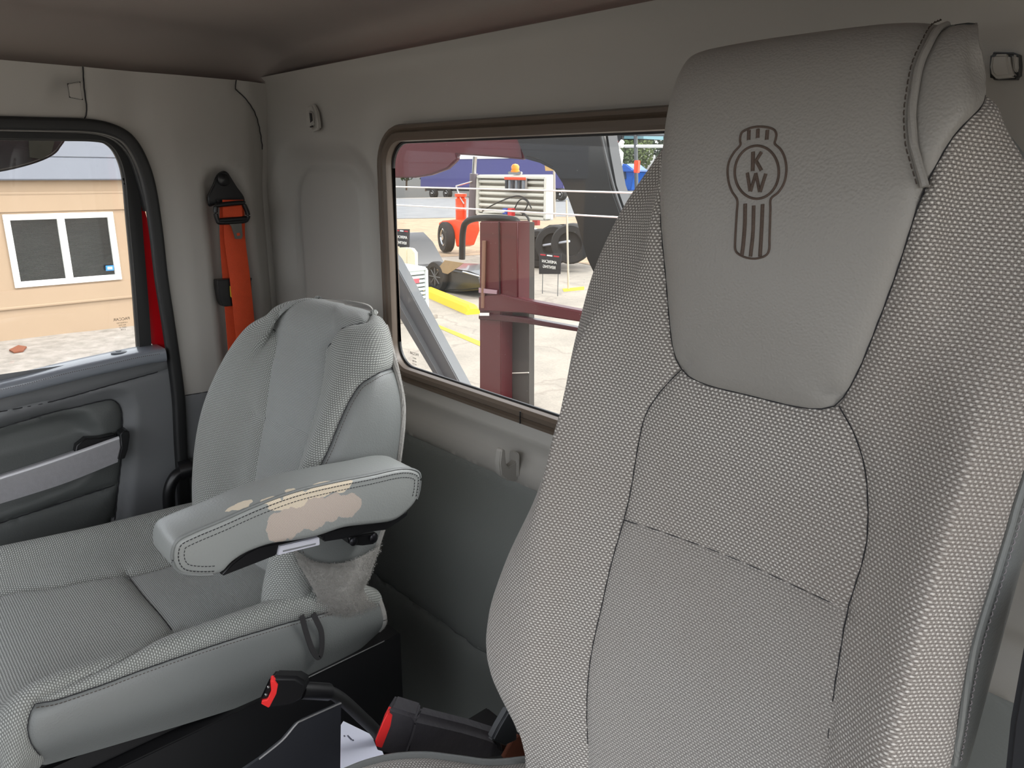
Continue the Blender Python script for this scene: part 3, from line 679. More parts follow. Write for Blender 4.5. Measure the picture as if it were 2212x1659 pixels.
tgm=prism('latch_tongue',tg,(-.0025,0,0),mat('grey_steel_plate','6d6b66',.35,.7),sb,bev=.0006)
th=[(0.048,-0.126,1.415),(0.048,-0.119,1.416),(0.048,-0.118,1.41),(0.048,-0.125,1.409)]
prism('tongue_hole',th,(-.0005,0,0),BELT,tgm)
kp=[(0.03,-0.172,1.311),(0.03,-0.163,1.314),(0.03,-0.097,1.313),(0.03,-0.095,1.304),(0.03,-0.097,1.27),(0.03,-0.102,1.258),(0.03,-0.155,1.253),(0.03,-0.167,1.259),(0.03,-0.171,1.278)]
prism('plastic_keeper',crv(kp,3,True),(-.022,0,0),BLACK,sb,bev=.004)
yk=[(0.035,-0.147,1.299),(0.035,-0.143,1.299),(0.035,-0.144,1.271),(0.035,-0.148,1.276)]
prism('yellow_tab',yk,(-.002,0,0),mat('yellow_tab','c9a52a',.6),sb)
# grab handle beside the passenger seat
gh=[(0.03,-0.28,0.895),(0.03,-0.293,0.894),(0.03,-0.314,0.882),(0.03,-0.328,0.854),(0.03,-0.333,0.81),(0.03,-0.335,0.742),(0.03,-0.336,0.659)]
t_=empty('grab_handle',gh[3],'black curved grab bar at the foot of door pillar','handle')
tube('bar',crv(gh,8),.013,BLACK,t_,k=14)
lathe('collar',[(.0,-.02),(.021,-.02),(.021,.006),(.017,.01),(0,.01)],BLACK,t_,loc=(0.03,-0.28,0.895),axis=(.2,1,.1))

# ================= passenger seat =================
ps=empty('passenger_seat',(.45,-.45,.42),'grey fabric passenger seat with a worn armrest','seat')
pb=Sheet(SURF['pb'],sign=-1)
L1=[(6.9951,5.1329),(6.8727,4.1452),(6.7449,3.2804),(6.6872,2.6635),(6.576,2.0923),(6.4405,1.6161)]; L1=[(12.,9.0),(10.8,8.2),(9.4,7.3),(8.2,6.4)]+L1+[(7.0,0.)]
R1=[(2.0492,8.2135),(2.9885,7.7058),(3.9817,6.8491),(5.0604,5.517),(5.0545,4.7297),(4.8368,4.25),(4.7102,3.9949)]; R1=[(R1[0][0]-.5,pb.S.V)]+R1+[(4.85,3.6),(4.95,3.0),(5.0,2.),(5.0,0.)]
M1=[(6.7702,3.1541),(5.7234,3.2838),(4.7376,3.3286)]; 
BV=[(0.0,4.9499),(1.093,4.9911),(2.0716,4.7908),(2.3537,4.5054),(2.4455,4.2234),(2.4743,3.8982),(2.4504,3.5527),(2.4898,3.2617),(2.5817,2.9873),(2.6677,2.7235),(2.4826,2.3504),(2.0893,1.9066),(1.6572,1.4477)]; BV=[(0.,BV[0][1]+.05)]+BV+[(BV[-1][0]-.3,0.)]
pb.add(L1,h=.004,w=.008); pb.add(R1,h=.006,w=.008); pb.add(BV,h=.003,w=.004)
M1=[(M1[0][0]+.3,M1[0][1])]+M1[:2]+[(4.8,M1[1][1]+.02)]; pb.add(M1,h=.002,w=.004)
bk=empty_=None
R=pb.build([('upper_centre_panel',(5.756,4.2242),FAB_PC,.004,.03),('lower_centre_panel',(5.729,2.5187),FAB_PC,.004,.03),
  ('right_bolster',(2.5949,5.6667),FAB_P,.010,.02),('left_bolster',(7.7679,2.5857),FAB_P,.010,.02),
  ('side_vinyl',(1.0008,3.9928),VINYL,.003,.02)],ps,step=.0055,default=('right_bolster',FAB_P,.010,.02))
def stitch_on(sh,uv,parent,side,dist,m,name='stitching',lift=.0002,h=0.,**kw):
    d=sh.densify(uv); A=np.array(d); p,n=sh.at(d); t=np.gradient(p,axis=0); sd=np.cross(t,n); sd/=np.maximum(np.linalg.norm(sd,axis=1,keepdims=True),1e-9)
    return stitches(name,p+sd*dist*side,n,m,parent,lift=lift,**kw)
stitch_on(pb,BV[1:-1],ps,-1,.006,THREADD,dash=.003,gap=.002,r=.0005)
stitch_on(pb,BV[1:-1],ps,1,.0,THREAD_SHADE,dash=.02,gap=.0,r=.0007,name='seam_shade')  # continuous dark tubes put the shadow line into the seams
stitch_on(pb,L1[1:-1],ps,1,.0,THREAD_SHADE,dash=.02,gap=.0,r=.0007,name='seam_shade',lift=-.005)
stitch_on(pb,R1[1:-1],ps,1,.0,THREAD_SHADE,dash=.02,gap=.0,r=.0008,name='seam_shade',lift=-.005)
for c_ in ([(s1[0][0],lw.S.V)]+s1,s2,[(s3[0][0],lw.S.V)]+s3): stitch_on(lw,c_,wl,1,0.,THREAD_SHADE,dash=.02,gap=.0,r=.0011,name='panel_gap',lift=-.001)
for c_ in (ds1,din,ds3): stitch_on(dp,c_,dr,1,0.,THREAD_SHADE,dash=.02,gap=.0,r=.0012,name='panel_gap',lift=-.0012)
# rear shell and fuzzy edge
def backshell(sheet,parent,m,off,nrm,name='rear_shell',n=40,uA=0,uB=None,v0=0.,v1=None,bulge=.03):
    S=sheet.S; uB=S.U if uB is None else uB; v1=S.V if v1 is None else v1
    k_=0; vv=np.linspace(v0,v1,n); A=S(np.full(n,uA),vv); B=S(np.full(n,uB),vv); k=24; vs=[];fs=[]
    for j in range(n):
        for i in range(k+1):
            t=i/k; p=A[j]*(1-t)+B[j]*t; vs.append(p+np.array(off)*math.sin(math.pi*t)*bulge)
    for j in range(n-1):
        for i in range(k): fs.append((j*(k+1)+i,j*(k+1)+i+1,(j+1)*(k+1)+i+1,(j+1)*(k+1)+i))
    uu=np.linspace(uA,uB,k+1); tp_=S(uu,np.full(k+1,v1)); b0=len(vs); vs+=list(tp_)
    for i in range(k): fs.append(((n-1)*(k+1)+i,(n-1)*(k+1)+i+1,b0+i+1,b0+i))
    return pydata(name,vs,fs,m,parent)
backshell(pb,ps,FLEECE,(0,1,0),None)
ev=np.linspace(.5,7.3,220); ep=pb.S(np.full(220,0.02),ev); 
tube('edge_piping',[Vector(p)+Vector((.001,.004,0)) for p in ep[::4]],.0055,FLEECE,ps,k=8)
fuzz('edge_fibres',ep+np.array((.003,.004,0)),np.tile([.6,.8,.1],(220,1)),FLEECE,ps,n=2600,L=.004)
# cushion
pcu=Sheet(SURF['pc'],sign=1)
S1=[(7.5519,6.2136),(7.1025,5.0801),(6.994,4.4567),(6.8187,3.859),(6.7576,3.229)]; S1=[(S1[0][0]+.1,pcu.S.V)]+[(S1[0][0]+.05,9.)]+S1+[(S1[-1][0]-.05,0.)]
S2=[(6.8434,3.8937),(5.996,3.8903),(5.245,3.8752),(4.3642,3.8867)]; S2=[(S2[0][0]+.12,S2[0][1]+.0)]+S2+[(S2[-1][0]-.12,S2[-1][1])]
S3=[(2.22,6.6074),(2.2796,5.9981),(2.5816,5.3922),(3.1743,4.6293),(4.3642,3.8867),(4.324,3.3324),(4.2144,2.4456),(4.4357,1.0954)]; S3=S3+[(S3[-1][0],0.)]
S4=[(2.1638,6.7494),(1.918,6.1627),(1.8699,5.4626),(1.9186,4.7484),(1.9345,4.0819),(1.8884,3.3484),(1.7951,2.5612),(1.6892,1.6715),(1.659,0.7658)]; S4=[(S4[0][0]+.05,S4[0][1]+.1)]+S4+[(2.,0.)]
S5=[(2.1881,6.7802),(1.9602,7.0771),(1.6005,7.2915),(1.1542,7.2279),(0.3057,6.8693)]; S5=[(S5[0][0]+.1,S5[0][1]-.1)]+S5+[(0.,S5[-1][1]+.1)]
pcu.add(S1,h=.006,w=.009);pcu.add(S2,h=.003,w=.004);pcu.add(S3,h=.007,w=.009);pcu.add(S4,h=.002,w=.003);pcu.add(S5,h=.002,w=.003)
R=pcu.build([('seat_centre_front',(5.3259,5.3257),FAB_PC,.004,.03),('seat_centre_rear',(4.973,2.6904),FAB_PC,.004,.03),
  ('left_bolster',(8.1132,4.6705),FAB_P,.012,.03),('right_bolster',(2.5613,4.0229),FAB_P,.010,.015),
  ('side_vinyl',(0.8896,4.8531),VINYL,.003,.02)],ps,step=.0055)
stitch_on(pcu,S4[1:-1],ps,1,.005,THREADD,dash=.003,gap=.002,r=.0006)
stitch_on(pcu,S4[1:-1],ps,1,.0,THREAD_SHADE,dash=.02,gap=.0,r=.0007,name='seam_shade')  # cushion seams get their dark shadow line as tubes too
stitch_on(pcu,S2[1:-1],ps,1,.0,THREAD_SHADE,dash=.02,gap=.0,r=.0006,name='seam_shade',lift=-.002)
stitch_on(pcu,S5[1:-1],ps,1,.0,THREAD_SHADE,dash=.02,gap=.0,r=.0006,name='seam_shade')
box('cushion_pan',(.215,-.735,.755),(.685,-.22,.80),SEATM,ps,bev=.01)
bs=empty_
# suspension base below the cushion
v_=[];f_=[]
for i,z in enumerate(np.linspace(.40,.76,25)):
    k=1 if i%2 else 0
    for x,y in rrect(.30-.02*k,.40-.02*k,.04): v_.append((.45+x,-.53+y,z))
nn=len(rrect(.4,.4,.04))
for j in range(24):
    for i in range(nn): f_.append((j*nn+i,j*nn+(i+1)%nn,(j+1)*nn+(i+1)%nn,(j+1)*nn+i))
pydata('ribbed_bellows',v_,f_,mat('bellows_rubber','5f5e63',.5),ps,smooth=False)
box('base_side_panel',(.66,-.70,.39),(.70,-.165,.754),SEATM,ps,bev=.002)
tube('panel_edge',[(.7003,-.20,.7545),(.7003,-.38,.7545)],.0011,mat('pale_edge','8a8a8a',.4,.6),ps,k=6)  # thin lighter line along the panel's top edge
box('base_plate',(.22,-.70,.38),(.68,-.22,.41),SEATM,ps,bev=.008)
# fleece skirt between back and cushion
fl=[[(0.7,-0.351,0.988),(0.7,-0.319,0.956),(0.7,-0.271,0.938),(0.7,-0.227,0.937),(0.7,-0.198,0.939)],[(0.705,-0.349,0.967),(0.705,-0.315,0.946),(0.705,-0.275,0.928),(0.705,-0.236,0.924),(0.705,-0.212,0.924)],[(0.708,-0.338,0.936),(0.708,-0.31,0.921),(0.708,-0.278,0.905),(0.708,-0.248,0.9),(0.708,-0.226,0.9)],
    [(0.706,-0.323,0.896),(0.706,-0.299,0.884),(0.706,-0.274,0.871),(0.706,-0.253,0.871),(0.706,-0.239,0.874)],[(0.702,-0.325,0.876),(0.702,-0.298,0.86),(0.702,-0.269,0.846),(0.702,-0.239,0.839),(0.702,-0.214,0.832)],[(0.7,-0.318,0.857),(0.7,-0.294,0.848),(0.7,-0.265,0.834),(0.7,-0.234,0.827),(0.7,-0.211,0.821)]]
FS=Surf(fl); gu,gv=np.meshgrid(np.linspace(0,4,40),np.linspace(0,5,40)); fp=FS(gu.ravel(),gv.ravel())
fp[:,0]+=.006*np.sin(gu.ravel()/4*math.pi)+rng.normal(0,.0006,len(fp))
fln=pydata('fleece_skirt',fp,[(j*40+i,j*40+i+1,(j+1)*40+i+1,(j+1)*40+i) for j in range(39) for i in range(39)],FLEECE,ps)
fuzz('fleece_pile',fp,np.tile([1,-.3,-.3],(len(fp),1)),FLEECE,fln,n=9000,L=.006,r=.0005) if False else fuzz('fleece_pile',fp,np.tile([1,-.3,-.3],(len(fp),1)),FLEECE,fln,n=14000,L=.0028,r=.0004)
fe=[(0.704,-0.204,0.835),(0.704,-0.211,0.817),(0.704,-0.221,0.796),(0.704,-0.233,0.776)]
fe=[Vector(p) for p in pcu.S(np.linspace(.1,3.2,60),np.full(60,.05))]; tube('fleece_edge',fe,.005,FLEECE,ps,k=8); fuzz('edge_pile',[tuple(p) for p in fe],[(.6,.8,.1)]*len(fe),FLEECE,ps,n=1800,L=.004)
# pull loop
lp=[(0.716,-0.356,0.882),(0.716,-0.35,0.846),(0.716,-0.342,0.812),(0.716,-0.332,0.794),(0.716,-0.326,0.809),(0.716,-0.325,0.838),(0.716,-0.332,0.863),(0.716,-0.337,0.877)]
tube('pull_loop',crv(lp,8),0,mat('loop_ribbon','343334',.7,bump=(600.,.4,'noise')),ps,prof=rrect(.009,.0014,.0006,1),up=Vector((1,0,0)))
# armrest
def armrest():
    ins=.012
    out=[(0.8,-0.554,1.097),(0.8,-0.546,1.111),(0.8,-0.525,1.116),(0.8,-0.49,1.12),(0.8,-0.44,1.127),(0.8,-0.388,1.13),(0.8,-0.332,1.127),(0.8,-0.271,1.121),(0.8,-0.215,1.116),(0.8,-0.185,1.103),(0.8,-0.18,1.085),(0.8,-0.188,1.056),(0.8,-0.209,1.04),(0.8,-0.235,1.033),(0.8,-0.276,1.041),(0.8,-0.318,1.05),(0.8,-0.359,1.051),(0.8,-0.394,1.056),(0.8,-0.427,1.063),(0.8,-0.459,1.063),(0.8,-0.481,1.057),(0.8,-0.498,1.047),(0.8,-0.521,1.052),(0.8,-0.545,1.064),(0.8,-0.554,1.079)]
    O=crv(out,4,True); n=len(O); cen=sum(O,Vector())/n
    return O,cen
def inset(O,d,dx=0.):
    n=len(O); ar_=sum(O[i].y*O[(i+1)%n].z-O[(i+1)%n].y*O[i].z for i in range(n)); sg=1 if ar_>0 else -1; out=[]
    for i in range(n):
        t=(O[(i+2)%n]-O[i-2]).normalized(); nn=Vector((0,-t.z,t.y))*sg; out.append(O[i]+nn*d+Vector((dx,0,0)))
    return out
O_,cen_=armrest()
WORN=NT('worn_armrest_vinyl'); k=WORN
tc=k.n('ShaderNodeTexCoord').outputs['Object']; nz=k.n('ShaderNodeTexNoise',{'Vector':tc,'Scale':45.,'Detail':4.}).outputs[1]
pw_=k.n('ShaderNodeVectorMath',{0:tc,1:k.n('ShaderNodeVectorMath',{0:k.n('ShaderNodeVectorMath',{0:nz,1:(.5,.5,.5)},operation='SUBTRACT').outputs[0],1:(.022,.022,.022)},operation='MULTIPLY').outputs[0]},operation='ADD').outputs[0]
def blob(c,r):
    d=k.n('ShaderNodeVectorMath',{0:k.n('ShaderNodeVectorMath',{0:pw_,1:c},operation='SUBTRACT').outputs[0],1:tuple(1/x for x in r)},operation='MULTIPLY')
    return k.n('ShaderNodeVectorMath',{0:d.outputs[0]},operation='LENGTH').outputs['Value']
def blobs(L):
    o=None
    for c,r in L:
        b=blob(c,r); o=b if o is None else k.math('MINIMUM',o,b)
    return k.math('LESS_THAN',o,1.)
side=[(0.8,-0.414,1.085),(0.8,-0.396,1.091),(0.8,-0.363,1.091),(0.8,-0.334,1.089),(0.8,-0.31,1.086)]
m_side=blobs([((.80,p[1],p[2]),(.02,r1,r2)) for p,(r1,r2) in zip(side,((.017,.022),(.024,.026),(.024,.024),(.022,.020),(.020,.020)))])
topw=[(0.781,-0.455,1.118),(0.794,-0.419,1.118),(0.798,-0.388,1.118),(0.797,-0.352,1.118),(0.802,-0.323,1.118)]
m_top=blobs([((p[0],p[1],1.12),(r1,r2,.012)) for p,(r1,r2) in zip(topw,((.010,.018),(.008,.020),(.012,.022),(.009,.022),(.006,.02)))])
wv=k.n('ShaderNodeTexWave',{'Vector':tc,'Scale':260.,'Distortion':1.},wave_type='BANDS',bands_direction='DIAGONAL').outputs[1]
cl1=k.mix(wv,lin('a3958a'),lin('c6bab0')); cl2=k.mix(wv,lin('c9b9a0'),lin('ddd2c0')); bcol=k.mix(m_side,lin('8d908e'),cl1); bcol=k.mix(m_top,bcol,cl2)
k.l(bcol,k.p.inputs['Base Color']); mm=k.math('MAXIMUM',m_side,m_top)
k.l(k.n('ShaderNodeMapRange',{0:mm,1:0.,2:1.,3:.36,4:.95}).outputs[0],k.p.inputs['Roughness'])
h_=k.math('ADD',k.math('MULTIPLY',k.n('ShaderNodeTexVoronoi',{'Vector':tc,'Scale':420.},feature='SMOOTH_F1').outputs[0],.4),k.math('MULTIPLY',mm,-1.2))
bp=k.n('ShaderNodeBump',{'Strength':.5,'Distance':.001,'Height':h_}); k.l(bp.outputs[0],k.p.inputs['Normal'])
bm=bmesh.new(); rows_=[inset(O_,d_,x_) for d_,x_ in ((.009,.0),(.004,-.0012),(.0012,-.004),(0,-.009),(0,-.04),(0,-.072),(.0015,-.077),(.005,-.081),(.011,-.083))]
n_=len(O_); vv_=[[bm.verts.new(p) for p in r] for r in rows_]
for a_,b_ in zip(vv_,vv_[1:]):
    for i in range(n_): bm.faces.new((a_[i],a_[(i+1)%n_],b_[(i+1)%n_],b_[i]))
bm.faces.new(vv_[0]); bm.faces.new(vv_[-1][::-1]); bmesh.ops.triangulate(bm,faces=[f for f in bm.faces if len(f.verts)>4])
ar=frombm('armrest',bm,WORN.m,ps,True); ar['label']='grey vinyl armrest with two torn patches showing pale backing'
top_edge=[p+Vector((.0006,0,0)) for p in O_]
n_=len(O_); ring=inset(O_,.007,0.)
seg=[ring[i%n_] for i in range(-14,45)]
stitches('armrest_stitching',seg,[(1,0,0)]*len(seg),THREAD_SHADE,ar,dash=.003,gap=.0018,r=.0006,lift=.0006)
ring2=inset(O_,.014,.0); seg2=[ring2[i%n_] for i in range(-14,45)]
stitches('armrest_stitching',seg2,[(1,0,0)]*len(seg2),THREAD_SHADE,ar,dash=.003,gap=.0018,r=.0005,lift=.0006)
tube('armrest_piping',[inset(O_,.001,-.0035)[i%n_] for i in range(-14,45)],.0022,VINYL,ar,k=6)
bu=[(0.785,-0.493,1.038),(0.785,-0.479,1.048),(0.785,-0.459,1.057),(0.785,-0.44,1.06),(0.785,-0.4,1.054),(0.785,-0.351,1.049),(0.785,-0.298,1.044),(0.785,-0.225,1.031),(0.785,-0.199,1.035),(0.785,-0.196,1.027),(0.785,-0.217,1.02),(0.785,-0.239,1.015),(0.785,-0.275,1.023),(0.785,-0.315,1.026),(0.785,-0.345,1.032),(0.785,-0.345,1.042),(0.785,-0.351,1.043),(0.785,-0.411,1.049),(0.785,-0.415,1.037),(0.785,-0.442,1.036),(0.785,-0.493,1.034)]
prism('armrest_bracket',bu,(-.05,0,0),BLACK,ps,bev=.003)
wp=[(0.789,-0.413,1.051),(0.789,-0.353,1.044),(0.789,-0.353,1.032),(0.789,-0.417,1.039)]
wpp=prism('adjuster_plate',wp,(-.012,0,0),mat('pale_grey_plastic','c8c8d2',.4),ps,bev=.001)
tube('plate_groove',[(0.789,-0.409,1.043),(0.789,-0.36,1.037)],.0012,TRIMD,wpp,k=6)
pv=[(0.74,-0.28,1.0),(0.74,-0.228,0.99),(0.74,-0.224,0.979),(0.74,-0.231,0.97),(0.74,-0.254,0.975),(0.74,-0.279,0.986)]
pvo=prism('armrest_pivot',pv,(-.04,0,0),BLACK,ps,bev=.003)
for q_ in [(0.742,-0.273,0.991),(0.742,-0.237,0.985)]: lathe('pivot_bolt',[(.007,0),(.007,.002),(.004,.004),(0,.0045)],mat('dark_bolt','3a3a3e',.3,.8),pvo,loc=q_,axis=(1,0,0),k=16)

# ================= driver seat =================
dsx=empty('driver_seat',(1.38,-.25,.9),'tall grey woven driver seat with embroidered vinyl headrest','seat')
db=Sheet(SURF['db'],sign=-1)
D_L=[(7.7678,7.9771),(8.1611,7.4772),(8.2613,7.1411),(8.2729,6.4715),(8.3111,6.0943),(8.4132,5.5296),(8.4611,5.0396),(8.5327,3.9684),(8.3335,2.0726)]
D_R=[(6.0422,7.9849),(5.7269,7.6786),(5.4726,7.3388),(5.2664,6.8196),(5.3368,6.1749),(5.2935,5.6866),(5.2571,5.3764),(5.1423,4.725)]
D_M=[(8.3111,6.0943),(7.4599,6.1226),(6.7481,6.1427),(6.1125,6.1473),(5.3368,6.1749)]
D_H=[(8.6491,9.5927),(8.3686,9.0856),(8.1003,8.557),(7.9179,8.1738),(7.7336,7.9567),(7.4497,7.8749),(6.9786,7.8686),(6.5438,7.8694),(6.2687,7.9008),(6.0833,7.9808),(5.9851,8.1173),(5.8017,8.4844),(5.5378,9.12),(5.2865,9.8084),(5.1164,10.4848),(4.9583,10.8657),(4.5627,11.4355),(3.7925,12.1419)]
D_P=[(5.2465,16.0),(5.4166,14.1796),(5.5493,12.9988),(5.6104,11.9694),(5.486,11.2052),(5.3232,10.8219),(5.11,10.4909)]
D_S=[(2.1971,7.6145),(2.2084,7.289),(2.2316,6.896),(2.2752,6.2002),(2.1197,5.4244),(2.0598,5.1906)]
top=db.S.V
D_H=[(14.,13.2),(12.,12.9),(10.6,12.5),(9.8,11.9),(9.4,11.2),(9.15,10.5)]+[(a,b) for a,b in D_H if b<9.9 or a<8]+[(2.6,D_H[-1][1]+.5),(1.6,12.6),(.0,12.8)]
D_L=[(D_L[0][0]-.12,D_L[0][1]+.12)]+D_L+[(D_L[-1][0],0.)]; D_R=[(D_R[0][0]+.1,D_R[0][1]+.12)]+D_R+[(D_R[-1][0],0.)]
D_M=[(D_M[0][0]+.15,D_M[0][1])]+D_M+[(D_M[-1][0]-.15,D_M[-1][1])]
D_P=[(D_P[0][0],top)]+D_P+[(D_P[-1][0]+.05,D_P[-1][1]-.15)]
D_S=[(1.9,12.7),(1.95,11.5),(2.0,10.),(2.05,8.6)]+D_S+[(D_S[-1][0],0.)]
db.add(D_L,h=.003,w=.005);db.add(D_R,h=.003,w=.005);db.add(D_M,h=.0025,w=.004)
db.add(D_H,h=.004,w=.004);db.add(D_P,h=.002,w=.003);db.add(D_S,h=.002,w=.003)
cr=[(9.3476,7.3848),(9.3795,6.9952),(9.3882,6.6528),(9.3747,6.1932),(9.3177,5.7347)]
CR=db.densify(cr)
R=db.build([('headrest_front',(6.7333,9.8488),HVINYL,.007,.02),('headrest_side',(5.1289,11.9472),HVINYL,.003,.015),
  ('upper_centre_panel',(6.8907,6.9309),FAB_D,.003,.03),('lower_centre_panel',(6.819,5.1417),FAB_D2,.003,.03),
  ('right_bolster',(4.5972,7.7063),FAB_D,.003,.03),('left_bolster',(9.2755,7.7791),FAB_D,.003,.03),
  ('side_vinyl',(1.2625,6.509),VINYL,.001,.03)],dsx,step=.006)
for c_ in (D_L,D_R,D_M): stitch_on(db,c_[1:-1],dsx,1,0.,THREAD_SHADE,dash=.02,gap=.0,r=.0005,name='seam_shade',lift=-.0025)  # shade along these seams laid in as thin dark tubes
stitch_on(db,D_H[1:-1],dsx,1,0.,THREAD_SHADE,dash=.02,gap=.0,r=.0005,name='seam_shade',lift=-.0035)
stitch_on(db,D_P[1:-1],dsx,1,.004,THREADD,dash=.0035,gap=.0018,r=.0005,lift=.005)
stitch_on(db,D_S[3:-1],dsx,-1,.006,mat('grey_thread','8a8588',.7),dash=.0035,gap=.0015,r=.0005,lift=.001)
def piping(sheet,uv,parent,r,m,lift=0.):
    d=sheet.densify(uv); p,n=sheet.at(d,lift); return tube('piping',[Vector(x) for x in p],r,m,parent,k=8)
piping(db,D_P[1:-1],dsx,.0028,HVINYL,.001); piping(db,D_S[3:-1],dsx,.0024,VINYL,.0)
backshell(db,dsx,VINYL,(0,1,0),None,bulge=.006)
# emblem
def Z5(L): return L
em_out=[(7.412,11.1008),(7.4252,11.1946),(7.4319,11.3072),(7.4148,11.4101),(7.3338,11.4931),(7.2352,11.5214),(7.1321,11.4948),(7.0468,11.4258),(7.008,11.3172),(7.0024,11.2078),(7.0,11.1128),(6.9197,11.0032),(6.8515,10.8524),(6.8081,10.6715),(6.8043,10.4899),(6.8476,10.3548),(6.9202,10.2573),(6.9045,10.1173),(6.8822,9.9251),(6.861,9.7378),(6.8461,9.5919),(6.8786,9.516),(6.9829,9.4689),(7.0978,9.4693),(7.1953,9.5062),(7.2451,9.5661),(7.267,9.7036),(7.2882,9.8969),(7.3044,10.0557),(7.324,10.2227),(7.4071,10.3425),(7.4688,10.4744),(7.5092,10.6505),(7.5107,10.8079),(7.4711,10.961)]
em_c=[(6.8878,10.635),(6.8849,10.4884),(6.9215,10.3674),(6.9942,10.2859),(7.0919,10.2543),(7.1977,10.2779),(7.2963,10.355),(7.3731,10.477),(7.4161,10.6289),(7.418,10.7913),(7.379,10.9397),(7.306,11.0458),(7.2101,11.0829),(7.1052,11.0406),(7.0062,10.9341),(6.9297,10.7904)]
em_b=[[(7.3449,11.4352),(7.3221,11.2009)],[(7.2401,11.4602),(7.2202,11.2396)],[(7.125,11.4267),(7.1091,11.198)],[(7.2211,10.1805),(7.1827,9.9044),(7.1602,9.6495),(7.1532,9.4943)],[(7.1141,10.1592),(7.066,9.7841),(7.0488,9.4866)],[(7.0092,10.1839),(6.9704,9.855),(6.9364,9.4979)],[(7.2406,10.966),(7.2014,10.6464)],[(7.139,10.9642),(7.1855,10.8071)],[(7.1911,10.8231),(7.0958,10.6549)],[(7.2615,10.6206),(7.1877,10.3544)],[(7.1585,10.6176),(7.1814,10.3505)],[(7.1585,10.6176),(7.0718,10.3475)],[(7.0381,10.6119),(7.0661,10.3477)]]
k_=6.9e-5
st=[(em_out,26*k_,.0014,True),(em_c,30*k_,.0014,True)]+[(u_,w_*k_,.0014,False) for u_,w_ in zip(em_b,(45,45,45,48,45,46,48,42,42,42,38,38,42))]
eo=ribbon('embroidered_emblem',db,st,EMB,dsx,lift=.0068); eo['label']='brown stitched oval grille emblem reading KW'
# cushion corner of the driver seat
cc=[(1.084,-0.491,0.93),(1.089,-0.468,0.93),(1.101,-0.441,0.93),(1.123,-0.413,0.93),(1.151,-0.39,0.93),(1.179,-0.367,0.93),(1.2,-0.338,0.93),(1.219,-0.31,0.93)]
dcu=[(p[0],p[1],.93) for p in cc]
dpath=crv(dcu,6)
tube('cushion_piping',[p+Vector((0,0,-.002)) for p in dpath],.006,VINYL,dsx,k=10)
inner=[(p[0]+.02,p[1]-.02,p[2]) for p in dpath]
vs=[];fs=[];n=len(dpath)
for i,p in enumerate(dpath):
    for k2,(a,dz) in enumerate(((0,-.10),(0,-.002),(.02,.010),(.06,.016),(.16,.012),(.3,.005))):
        q_=Vector((p.x+a*.75,p.y-a*.6,p.z+dz)); vs.append(q_)
for i in range(n-1):
    for k2 in range(5): fs.append((i*6+k2,i*6+k2+1,(i+1)*6+k2+1,(i+1)*6+k2))
pydata('cushion_cover',vs,fs,FAB_D,dsx,uv=[(v.x,v.y) for v in vs])
box('seat_frame',(1.18,-.34,.70),(1.58,-.12,.86),SEATM,dsx,bev=.01)

# ================= things between the seats =================
def buckle(name,face,vec,label,dep,longpts=None):
    t=empty(name,face[0],label,'buckle',None); F_=[Vector(p) for p in face]; c=sum(F_,Vector())/len(F_); V=Vector(vec)
    n=len(F_); vs=[];fs=[]
    O=crv(F_,3,True) if False else F_
    prism('housing',F_,V,BLACK,t,bev=.003)
    return t,c
b1=[(0.9,-0.489,0.943),(0.9,-0.505,0.918),(0.9,-0.504,0.91),(0.9,-0.496,0.899),(0.9,-0.489,0.904),(0.9,-0.478,0.927),(0.9,-0.48,0.935)]
b1t=[(0.9,-0.489,0.943),(0.9,-0.455,0.925),(0.9,-0.446,0.914),(0.9,-0.446,0.9),(0.9,-0.454,0.888),(0.9,-0.467,0.887),(0.9,-0.494,0.898),(0.9,-0.504,0.91),(0.9,-0.505,0.918)]
t_=empty('belt_buckle',b1[0],'black belt buckle with red button on a flexible stalk by passenger seat','buckle')
prism('housing',b1t,(-.018,.018,-.006),BLACK,t_,bev=.004)
rb1=[(0.903,-0.49,0.94),(0.903,-0.485,0.937),(0.903,-0.481,0.928),(0.903,-0.484,0.917),(0.903,-0.495,0.902),(0.903,-0.504,0.913),(0.903,-0.503,0.917),(0.903,-0.496,0.915),(0.903,-0.49,0.925)]
prism('release_button',rb1,(-.010,.006,0),REDBTN,t_,bev=.001)
for q_ in [(0.903,-0.493,0.933),(0.903,-0.497,0.924)]: lathe('slot_pin',[(.0018,0),(.0018,.002),(0,.0025)],STEEL,t_,loc=q_,axis=(1,0,0),k=10)
stalk=[(0.885,-0.443,0.89),(0.885,-0.424,0.879),(0.885,-0.404,0.867),(0.885,-0.384,0.843),(0.885,-0.357,0.8),(0.885,-0.332,0.756),(0.885,-0.315,0.7)]
tube('stalk_collar',crv(stalk[:3],6),.0115,BLACK,t_,k=12); tube('stalk',crv(stalk[1:],8),.0085,RUBBER,t_,k=12)
b2=[(1.05,-0.411,0.946),(1.05,-0.371,0.912),(1.05,-0.318,0.873),(1.05,-0.264,0.827),(1.05,-0.234,0.795),(1.05,-0.223,0.774),(1.05,-0.234,0.762),(1.05,-0.311,0.804),(1.05,-0.376,0.853),(1.05,-0.409,0.878),(1.05,-0.432,0.899),(1.05,-0.434,0.914),(1.05,-0.423,0.932)]
t_=empty('belt_buckle',b2[0],'large scuffed black belt buckle with red button beside driver seat','buckle')
SLEEVE=mat('scuffed_black_vinyl','444246',.33,bump=(60.,1.,'noise'),var=.2,varscale=50.)
bsl=[(1.05,-0.379,0.918),(1.05,-0.301,0.855),(1.05,-0.255,0.815),(1.05,-0.228,0.787),(1.05,-0.23,0.761),(1.05,-0.311,0.804),(1.05,-0.376,0.852),(1.05,-0.395,0.868)]
